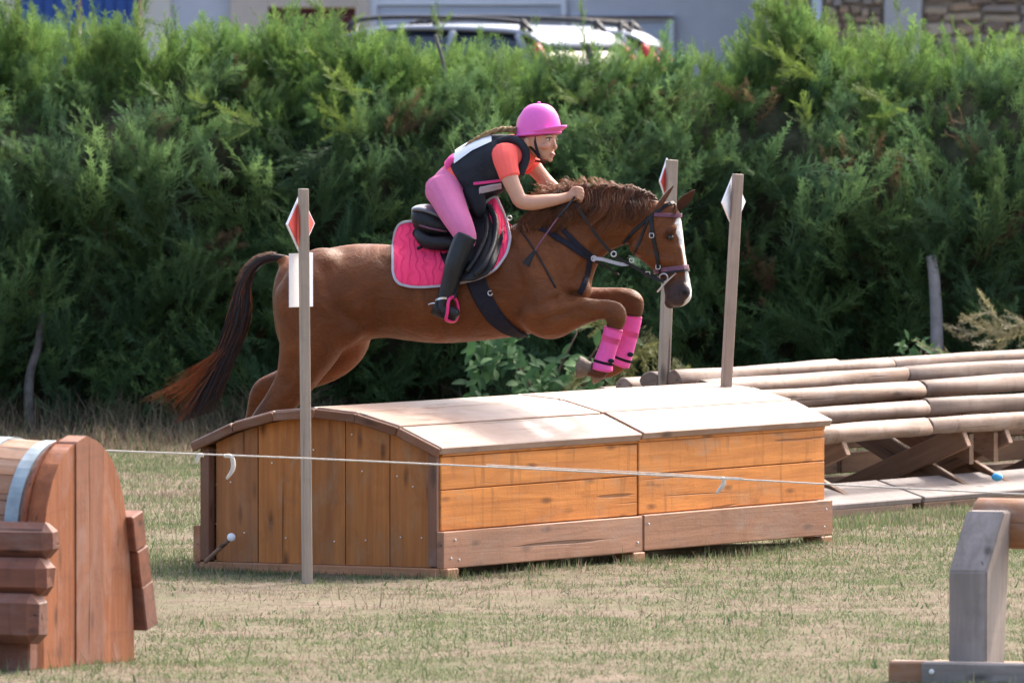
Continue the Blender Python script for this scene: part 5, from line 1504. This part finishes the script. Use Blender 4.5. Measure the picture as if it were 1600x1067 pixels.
rein([E0, Hp(1012, 430, -.09), Hp(990, 416, -.10), Hp(965, 402, -.115), Hp(945, 384, -.125), Hp(925, 358, -.13), Hp(910, 335, -.13), Hp(899, 316, -.115)], 'rein', M['leather'], br)
rein([Ep(1040, 440, .05), Hp(1000, 422, .09), Hp(965, 402, .11), Hp(925, 352, .12), Hp(900, 312, .08)], 'rein', M['leather'], br)
mg = thing('martingale', Hp(945, 405, -.08), 'running martingale with silver ring linking chest and rein', 'martingale')
rein([Hp(926, 404, -.12), Hp(940, 405, -.115), Hp(955, 409, -.11), Hp(972, 413, -.105), Hp(984, 412, -.10)], 'fork', M['piping'], mg, .018)
rein([Hp(930, 408, -.10), Hp(945, 415, -.07), Hp(960, 425, -.04), Hp(966, 430, .0)], 'fork', M['leather'], mg, .014)
steel_ring(959, 397, 4, -.125, Hp, mg, 'ring'); steel_ring(987, 407, 3.4, -.11, Hp, mg, 'ring', .003)
M['straw'] = plain('pale_straw', (.55, .47, .25), .7, .2, .1, 20)
# leg boots on the forelegs
def leg_boot(path, rad, b, label, bands):
    t = thing('leg_boot', Hp(*path[-1], b), label, 'leg boot', 'pink boots on the forelegs')
    n_ = len(path); v_, f_ = tubev([Hp(x, y, b) for x, y in path], [r * PXM for r in rad], 4, 20); mk('shell', v_, f_, M['pinkboot'], t, True)
    for i, (s, w) in enumerate(bands):
        a = cr([list(Hp(x, y, b)) + [r * PXM] for (x, y), r in zip(path, rad)], 8); k = int(s * (len(a) - 2)); c = V(a[k][:3]); ax = (V(a[k + 1][:3]) - c).normalized()
        u = HV; w_ = ax.cross(u).normalized(); r = a[k][3] + .002
        secs = [(c - ax * w, u * r, w_ * r), (c + ax * w, u * r, w_ * r)]; v_, f_ = loft(secs, 1, 20); mk('strap', v_, f_, M['pinkboot'] if i == 0 else M['navy'], t, True)
        if i:
            q = c - u * r - w_ * .0
            v_, f_ = ball(Hp(path[-2][0] + 12, path[-2][1] - 6 * i + 4, b - r / 1.3), .016, .008, .012); mk('tab', v_, f_, M['navy'], t, True)
leg_boot([(959, 513), (955, 528), (949, 548), (943, 566), (941, 578)], [15.5, 14.5, 14, 15.5, 16.5], NEAR, 'pink leg boot on the near foreleg of the horse', [(.32, .014), (.80, .006)])
leg_boot([(988, 494), (986, 508), (980, 535), (973, 556), (968, 570)], [16, 15, 14, 15.5, 16], FAR, 'pink leg boot on the far foreleg of the horse', [(.4, .014), (.84, .006)])
# ------------------------------------------------------------------ rider
M['skin'] = attr_mat('skin', .5, .35, 0, .08, 40)
M['breeches'] = plain('pink_breeches', (.62, .17, .33), .8, .2, .06, 14, bump=.5)
M['shirt'] = plain('coral_shirt', (.95, .14, .115), .75, .2, .06, 12, bump=.5)
M['vest'] = plain('black_body_protector', (.022, .026, .034), .75, .2, .3, 12, bump=.6)
M['vest_grey'] = plain('pale_grey_side_strap', (.50, .46, .52), .7, .2, .05, 30)
M['pinkfab'] = plain('pink_fabric', (.78, .08, .30), .75, .2, .06, 30)
M['boot'] = plain('black_riding_boot', (.014, .015, .017), .4, .35, .25, 25, bump=.12)
M['helmet'] = plain('pink_helmet_cover', (.80, .14, .50), .55, .35, .04, 50, bump=.06)
M['blond'] = attr_mat('dark_blond_hair', .5, .3, .1, .15, 40)
M['lash'] = plain('dark_eye', (.03, .02, .018), .3, .5, .1, 30)
M['lips'] = plain('lips', (.50, .20, .17), .5, .3, .05, 30)
M['eyewhite'] = plain('eye_white', (.62, .58, .55), .3, .5, .03, 30)
rider = thing('person', Hp(720, 330, 0), 'rider in pink helmet, black body protector and pink breeches crouching over the saddle', 'person')
def rsec(bk, fr, hw, b=0.0):
    B_, F_ = Hp(*bk, b), Hp(*fr, b); return ((B_ + F_) / 2, (B_ - F_) / 2, HV * hw)
def rt(pts, r, n=14, k=4): return tubev([Hp(x, y, b) for x, y, b in pts], [q * PXM for q in r], k, n)
# head frame, turned towards the camera
RYAW = YAW + R(24)
QV = V((math.sin(RYAW), math.cos(RYAW), 0)); QU = V((math.cos(RYAW), -math.sin(RYAW), 0))
QO = Hp(840, 215, 0)
def Qp(px, py, b=0.0): return on_plane(px, py, QO + QV * b, QV)
def qsec(bk, fr, hw):
    B_, F_ = Qp(*bk), Qp(*fr); return ((B_ + F_) / 2, (B_ - F_) / 2, QV * hw)
# skin body: one continuous figure
sk = []
sk.append(loft([rsec((680, 298), (708, 306), .09), rsec((696, 272), (728, 298), .105), rsec((714, 252), (746, 292), .10), rsec((745, 228), (782, 286), .12), rsec((780, 216), (812, 272), .135), rsec((802, 213), (830, 255), .09), rsec((812, 212), (836, 243), .05)], 3, 20))
sk.append(rt([(812, 236, 0), (826, 228, 0), (838, 216, -.005)], [15, 14, 14]))
hd = [qsec((822, 172), (858, 172), .055), qsec((812, 185), (864, 184), .076), qsec((810, 200), (867, 200), .082), qsec((812, 213), (866, 213), .080), qsec((818, 225), (865, 226), .074), qsec((826, 236), (863, 237), .062), qsec((836, 244), (861, 245), .048), qsec((845, 249), (858, 250), .030)]
sk.append(loft(hd, 4, 20))
def qt(pts, r, n=8): return tubev([Qp(x, y, b) for x, y, b in pts], [q * PXM for q in r], 3, n)
sk.append(qt([(864, 217, 0), (866.5, 225, 0), (868.6, 230.5, 0), (865.5, 233.5, 0)], [1.8, 2.4, 2.8, 2.2]))     # nose
sk.append(qt([(861.5, 240.2, -.014), (865.2, 240.6, 0), (861.5, 240.2, .014)], [1.6, 2.2, 1.6]))                # upper lip
sk.append(qt([(861, 244, -.012), (864, 244.4, 0), (861, 244, .012)], [1.7, 2.2, 1.7]))
sk.append(qt([(857, 248.5, -.008), (859.5, 249.5, 0), (857, 248.5, .008)], [4, 4.5, 4]))                         # chin
for s in (-1, 1):
    sk.append(qt([(860, 226, s * .030), (853, 228, s * .046), (842, 229, s * .060)], [2, 6, 2]))                                             # cheek
    sk.append(qt([(862, 213, s * .012), (858, 212.5, s * .034), (850, 214, s * .058)], [1.6, 2.2, 1.6]))       # brow
    sk.append(qt([(826, 217, s * .083), (823, 221, s * .088), (826, 229, s * .082)], [4, 5, 3]))                  # ear
# near arm
ARM = [(790, 240, -.125), (792, 258, -.165), (797, 280, -.19), (806, 300, -.20), (814, 314, -.20), (832, 317, -.185), (856, 314, -.16), (876, 311, -.135), (886, 308, -.122)]
sk.append(rt(ARM, [17, 16, 13.5, 12, 12, 12, 10.5, 8.3, 7.8]))
ARF = [(808, 236, .125), (828, 255, .155), (843, 272, .17), (856, 286, .17), (872, 298, .14), (886, 303, .10)]
sk.append(rt(ARF, [16, 14, 12, 11, 9, 7.5]))
def fist(c, b, s):
    out = [tubev([Hp(c[0] - 9, c[1] + 3, b), Hp(c[0], c[1] + 0, b - .004), Hp(c[0] + 7, c[1] - 2, b)], [.023, .029, .024], 3, 10)]
    for i in range(4):
        o = (i - 1.5) * 5.2; ln_ = (.9, 1.0, .97, .82)[i]
        k0 = Hp(c[0] + 6 + o * .22, c[1] - 5 + o, b - .026); k1 = Hp(c[0] + 12 * ln_ + 4, c[1] - 3 + o, b - .020); k2 = Hp(c[0] + 13 * ln_ + 3, c[1] + o + 1, b + .006); k3 = Hp(c[0] + 6, c[1] + o + 3, b + .018)
        out.append(tubev([k0, k1, k2, k3], [.0088, .0084, .0078, .007], 3, 8))
    out.append(tubev([Hp(c[0] - 3, c[1] - 6, b - .012), Hp(c[0] + 5, c[1] - 12, b - .012), Hp(c[0] + 14, c[1] - 11, b - .004)], [.011, .0105, .0085], 3, 8))
    return out
sk += fist((894, 306), -.118, 1); sk += fist((894, 301), .085, 1)
# legs under the clothes
sk.append(rt([(695, 292, -.09), (705, 315, -.17), (718, 342, -.25), (727, 362, -.295)], [20, 18, 14, 12]))
sk.append(rt([(695, 292, .09), (705, 315, .17), (718, 342, .25), (727, 362, .295)], [20, 18, 14, 12]))
for s in (-1, 1): sk.append(rt([(727, 362, s * .295), (722, 385, s * .312), (712, 415, s * .325), (701, 448, s * .335), (692, 474, s * .34), (688, 482, s * .34)], [12, 11, 11, 9, 7, 7]))
skin = fuse(sk, .0042, 4, .5)
sv, sn = mesh_np(skin)
cs = np.tile(np.array([.56, .30, .20]), (len(sv), 1))
for c, r, col in (((853, 231), .03, (.60, .25, .18)),):
    for s in (-1, 1):
        d = np.linalg.norm(sv - np3(Qp(c[0], c[1], s * .06)), axis=1); w = np.clip(1.3 - d / r, 0, 1)[:, None] * .35; cs = cs * (1 - w) + np.array(col) * w
set_col(skin, cs); link_at('body', skin, rider, M['skin'])
SB = BVHTree.FromPolygons([tuple(x) for x in sv.tolist()], [tuple(p.vertices) for p in skin.polygons])
def face_on(x, y, b, off):
    """point on the face surface in front of (px, py) at lateral b of the head frame"""
    p = Qp(x, y, b); h = SB.ray_cast(p + QU * .12, -QU)
    return (h[0] + QU * off) if h[0] is not None else p
for s in (-1, 1):
    c = face_on(860, 218.5, s * .030, -.004)
    v_, f_ = ball(c, .0085, .0135, .0062, (QU, QV, ZV)); e_ = mk('eye', v_, f_, M['eyewhite'], rider, True)
    v_, f_ = ball(c + QU * .0055 + QV * 0, .0045, .0062, .0062, (QU, QV, ZV)); mk('iris', v_, f_, M['lash'], e_, True)
    v_, f_ = tubev([face_on(859, 215.9, s * .014, .001), face_on(860, 215.0, s * .030, .002), face_on(858, 216.4, s * .046, .001)], [.0016, .0026, .0014], 3, 6); mk('eyelash', v_, f_, M['lash'], rider, True)
    v_, f_ = tubev([face_on(862, 211.6, s * .014, .001), face_on(861, 210.6, s * .032, .001), face_on(858, 212, s * .05, .001)], [.0018, .0024, .0012], 3, 6); mk('eyebrow', v_, f_, M['dark'], rider, True)
v_, f_ = tubev([face_on(862, 241.5, -.016, .0), face_on(864, 241.6, -.006, .001), face_on(864, 241.6, .006, .001), face_on(862, 241.5, .016, 0)], [.002, .0042, .0042, .002], 3, 6); mk('lips', v_, f_, M['lips'], rider, True)
# breeches
br_ = [loft([rsec((671, 305), (716, 320), .125), rsec((672, 286), (728, 312), .142), rsec((688, 265), (738, 305), .136), rsec((703, 252), (745, 300), .122)], 4, 22)]
for s in (-1, 1):
    br_.append(rt([(690, 294, s * .085), (698, 308, s * .135), (709, 332, s * .215), (721, 355, s * .285), (728, 372, s * .308), (726, 384, s * .315)], [28.5, 27, 23.5, 20, 17, 14.5]))
    br_.append(rt([(682, 286, s * .075), (688, 300, s * .11)], [19, 22]))
br_.append(loft([rsec((690, 290), (724, 312), .12), rsec((700, 262), (742, 304), .125), rsec((708, 252), (748, 300), .12)], 3, 20))
lb = fuse(br_, .006, 6); link_at('breeches', lb, rider, M['breeches'])
# shirt: collar, hem at the back and sleeves
sh = [rt([(789, 238, -.115), (790, 250, -.155), (793, 264, -.178), (797, 277, -.188)], [21, 20, 17.5, 16.5]), rt([(808, 234, .115), (822, 250, .15), (834, 263, .162)], [20, 18, 15.5]),
      loft([rsec((694, 260), (742, 305), .13), rsec((706, 243), (752, 300), .122), rsec((740, 226), (782, 288), .127), rsec((778, 213), (814, 274), .142), rsec((802, 210), (832, 257), .098), rsec((811, 211), (837, 247), .064)], 4, 20)]
lb = fuse(sh, .006, 3); link_at('shirt', lb, rider, M['shirt'])
# body protector
ve = [loft([rsec((704, 247), (744, 312), .134), rsec((709, 239), (764, 311), .137), rsec((738, 221), (792, 297), .142), rsec((768, 211), (812, 280), .142), rsec((792, 210), (822, 266), .110), rsec((800, 211), (828, 256), .085)], 4, 26, .9)]
for s in (-1, 1): ve.append(rt([(778, 222, s * .10), (798, 217, s * .092), (815, 226, s * .088), (822, 246, s * .088), (812, 272, s * .10)], [6, 6.5, 6.5, 6.5, 8]))
for s in (-1, 1): ve.append(rt([(732, 292, s * .085), (742, 308, s * .09), (748, 326, s * .085), (750, 338, s * .07)], [12, 15, 12, 6]))
lb = fuse(ve, .006, 3); link_at('body_protector', lb, rider, M['vest'])
VB = BVHTree.FromPolygons([tuple(x) for x in mesh_np(lb)[0].tolist()], [tuple(p.vertices) for p in lb.polygons])
vb_off = None
va = [o for o in rider.children if o.name.startswith('body_protector')][0]
VBW = BVHTree.FromPolygons([tuple(V(v.co) + wloc(va)) for v in lb.vertices], [tuple(p.vertices) for p in lb.polygons])
strap('side_strap', [(748, 298), (765, 294), (783, 290)], .040, .004, M['vest_grey'], rider, .006, 6, VBW)
strap('side_strap', [(740, 287), (765, 284), (786, 281)], .014, .004, M['pinkfab'], rider, .006, 6, VBW)
# white number bib on the back
bv, bf = [], []
for i in range(9):
    for j in range(9):
        t = i / 8; x = 712 + (768 - 712) * t; b = -.085 + .17 * j / 8
        ytop = Hp(x, 150, b); dn = (Hp(x, 300, b) - ytop).normalized(); nrm = None
        h = VBW.ray_cast(ytop, dn)
        p = h[0] if h[0] is not None else Hp(x, 240 - 25 * t, b); bv.append(p + ZV * .006 - HU * .004)
for i in range(8):
    for j in range(8): a = i * 9 + j; bf.append((a, a + 1, a + 10, a + 9))
nb = len(bv); bv2 = bv + [p - ZV * .005 for p in bv]; bf2 = bf + [tuple(q + nb for q in f[::-1]) for f in bf]
mk('number_bib', bv2, bf2, M['white_sheet'], rider, True)
bv, bf = [], []
for i in range(11):
    x = 710 + (768 - 710) * i / 10; yb = np.interp(x, [705, 738, 768], [243, 223, 213])
    for j in range(5):
        h_, n_ = surf(x, yb + 1.5 + np.interp(x, [710, 768], [15, 8]) * j / 4, .006, VBW)
        if h_ is None: h_ = Hp(x, yb + 4, -.06)
        bv.append(h_)
for i in range(10):
    for j in range(4): a = i * 5 + j; bf.append((a, a + 1, a + 6, a + 5))
nb = len(bv); mk('number_bib', bv + [p + HV * .004 for p in bv], bf + [tuple(q + nb for q in f[::-1]) for f in bf], M['white_sheet'], rider, True)
v_, f_ = loft([rsec((697, 252), (712, 275), .10), rsec((704, 244), (717, 262), .118), rsec((711, 239), (722, 254), .11)], 3, 18); mk('shirt_hem', v_, f_, M['pinkfab'], rider, True)
# boots
for s in (-1, 1):
    bo = [rt([(729, 368, s * .315), (722, 384, s * .322), (712, 412, s * .334), (703, 442, s * .340), (694, 467, s * .343), (690, 480, s * .343)], [17.5, 17.5, 17, 13.5, 11.5, 12]),
          rt([(679, 480, s * .343), (688, 483, s * .343), (700, 486, s * .345), (711, 490, s * .347), (716, 492, s * .347)], [10, 12, 10.5, 9.5, 6.5]),
          rt([(675, 487, s * .343), (690, 493, s * .343), (712, 498, s * .347)], [4.5, 5, 4])]
    me_ = fuse(bo, .005, 3); link_at('boot', me_, rider, M['boot'])
BB = BVHTree.FromPolygons([tuple(V(v.co) + wloc(o)) for o in rider.children if o.name == 'boot' for v in o.data.vertices], [tuple(p.vertices) for o in rider.children if o.name == 'boot' for p in o.data.polygons])
# spur and straps on the near boot
spur = thing('spur', Hp(682, 472, -.38), 'silver spur strapped round the heel of the rider near boot', 'spur')
strap('band', [(673, 474), (680, 470), (690, 466), (698, 466)], .012, .003, M['steel'], spur, .005, 6, BB)
strap('band', [(683, 470), (682, 480), (690, 491)], .012, .003, M['leather'], spur, .005, 6, BB)
v_, f_ = tubev([Hp(682, 474, -.343), Hp(675, 474, -.343), Hp(669, 476, -.343)], [.005, .004, .003], 3, 6); mk('neck', v_, f_, M['steel'], spur, True)
# stirrups hang on straps from the saddle
for s in (-1, 1):
    pp = [Hp(x, y, s * b) for x, y, b in ((726, 400, .305), (718, 430, .318), (708, 466, .345))]
    t_ = np.array([tuple(x) for x in cr([list(p) for p in pp], 5)]); v_, f_ = ribbon(t_, [-HV] * len(t_), .024, .006); o = mk('stirrup_leather', v_, f_, M['leather'], sad); fix_normals(o.data)
    v_, f_ = tubev([Hp(707, 463, s * .345), Hp(701, 470, s * .385), Hp(699, 488, s * .395), Hp(697, 499, s * .390), Hp(704, 502, s * .35), Hp(712, 500, s * .305), Hp(716, 488, s * .300), Hp(713, 470, s * .310), Hp(707, 463, s * .345)], .0085, 4, 8); mk('stirrup_iron', v_, f_, M['hotpink'], sad, True)
# helmet with peak, harness
hel = thing('riding_helmet', Qp(840, 190, 0), 'bright pink riding helmet with small peak and black chin strap', 'helmet')
hs = []
C0 = Qp(840.5, 203, 0)
shell = []
tilt_ = 0.16
for i in range(15):
    a = i / 14 * math.pi / 2
    y = 212 - 50 * math.sin(a); r = max(.03, math.cos(a) ** .72)
    dx = 1.2 * math.sin(a)
    sl_ = -5 * (1 - math.sin(a))
    shell.append((Qp(841 + dx, y, 0), (QU * .121 + ZV * .012 * (1 - math.sin(a))) * r, QV * .103 * r))
v_, f_ = loft(shell, 1, 32); mk('shell', v_, f_, M['helmet'], hel, True)
# peak
pv, pf = [], []; na, nr_ = 17, 6
for lay in (0, 1):
    for i in range(na):
        a = -1.15 + 2.3 * i / (na - 1)
        for j in range(nr_):
            t = j / (nr_ - 1); rr = 1 + .40 * t * math.cos(a * 1.2)
            p = Qp(841, 209, 0) + QU * (.119 * math.cos(a) * rr) + QV * (.102 * math.sin(a) * (1 + .1 * t)) + ZV * (.006 + .026 * t * math.cos(a) + .012 * math.cos(a) - .008 * lay)
            pv.append(p)
for lay in (0, 1):
    for i in range(na - 1):
        for j in range(nr_ - 1):
            a = lay * na * nr_ + i * nr_ + j; q = (a, a + 1, a + nr_ + 1, a + nr_); pf.append(q if lay else q[::-1])
for i in range(na - 1): a = i * nr_ + nr_ - 1; pf.append((a, a + nr_, na * nr_ + a + nr_, na * nr_ + a))
o = mk('peak', pv, pf, M['helmet'], hel, True); fix_normals(o.data)
v_, f_ = tubev([Qp(841, 210, 0) + QU * (.121 * math.cos(a)) + QV * (.104 * math.sin(a)) + ZV * .012 * math.cos(a) for a in np.linspace(0, 2 * math.pi, 40)], .005, 1, 8); mk('rim', v_, f_, M['helmet'], hel, True)
v_, f_ = ball(Qp(842, 160.5, 0), .009, .009, .005); mk('button', v_, f_, M['helmet'], hel, True)
def on_head(x, y, s, off):
    p = Qp(x, y, s * .3); h = SB.ray_cast(p, -QV * s); return ((h[0] if h[0] is not None else Qp(x, y, s * .06)) + QV * s * off)
for s in (-1, 1):
    for pts, w in (([(838, 210), (838, 222), (841, 236), (846, 247)], .013), ([(824, 212), (830, 228), (838, 238), (844, 246)], .012), ([(846, 247), (851, 252)], .013)):
        ps = [on_head(x, y, s, .010) for x, y in pts]
        if len(ps) == 2: ps = [ps[0], (ps[0] + Qp(853, 254, 0)) / 2 + QV * s * .008, Qp(854, 254.5, 0)]
        a = cr([list(p) for p in ps], 5); v_, f_ = ribbon(a, [QV * s] * len(a), w, .006); o = mk('chin_strap', v_, f_, M['leather'], hel); fix_normals(o.data)
# hair: braid lying down the back and wisps at the nape
paths, cols = [], []
rg = np.random.RandomState(23)
bx_ = cr([list(Hp(x, y, b)) for x, y, b in ((812, 208, -.02), (798, 205, -.04), (778, 206, -.05), (752, 216, -.055), (732, 228, -.055), (718, 240, -.05), (711, 249, -.05))], 8)
for i in range(320):
    th, rr = rg.uniform(0, 6.28), math.sqrt(rg.rand()) * .013; ph = rg.choice([0, 2.1, 4.2]); pts = []
    a0, a1 = (0, 1) if rg.rand() < .8 else (rg.uniform(0, .5), rg.uniform(.7, 1))
    for k in range(26):
        s = a0 + (a1 - a0) * k / 25; idx = s * (len(bx_) - 1); i0 = int(min(idx, len(bx_) - 2)); c = bx_[i0] + (bx_[i0 + 1] - bx_[i0]) * (idx - i0)
        w = 1 - .55 * max(0, s - .7) / .3
        pts.append(c + np3(HV) * (rr * math.cos(th) + .012 * math.sin(22 * s + ph)) * w + np.array([.3, 0, 1]) * (rr * math.sin(th) * .8 + .007 * math.sin(44 * s + ph * 2)) * w + np.array([0, 0, .008]))
    paths.append((pts, .0016)); b_ = np.array([.56, .40, .22]) * rg.uniform(.55, 1.25); cols.append((b_, b_ * 1.35))
for i in range(160):
    p = np3(Qp(rg.uniform(806, 822), rg.uniform(205, 214), rg.uniform(-.07, .07))); e_ = np3(Hp(802, 214, rg.uniform(-.03, .0)))
    pts = [p * (1 - s) + e_ * s + np.array([0, 0, .008 * math.sin(3 * s) + rg.normal(0, .001)]) for s in np.linspace(0, 1, 7)]
    paths.append((pts, .0015)); b_ = np.array([.24, .15, .085]) * rg.uniform(.6, 1.3); cols.append((b_, b_ * 1.3))
strands('braid', paths, cols, M['blond'], rider)
# crop in the near hand
crop = thing('riding_crop', Hp(860, 360, -.2), 'short riding crop with pink shaft and black flap under the rider hand', 'riding crop')
v_, f_ = tubev([Hp(898, 308, -.15), Hp(884, 326, -.20), Hp(872, 340, -.225)], [.006, .0065, .006], 3, 8); mk('handle', v_, f_, M['leather'], crop, True)
v_, f_ = tubev([Hp(872, 340, -.225), Hp(856, 362, -.25), Hp(842, 382, -.268), Hp(833, 396, -.275)], [.0048, .0042, .004, .004], 3, 8); mk('shaft', v_, f_, M['plum'], crop, True)
fp = [Hp(836, 391, -.275), Hp(828, 403, -.28), Hp(821, 414, -.282)]
a = cr([list(p) for p in fp], 5); v_, f_ = ribbon(a, [-HV] * len(a), [.014, .03, .042], .005); o = mk('flap', v_, f_, M['leather'], crop); fix_normals(o.data)
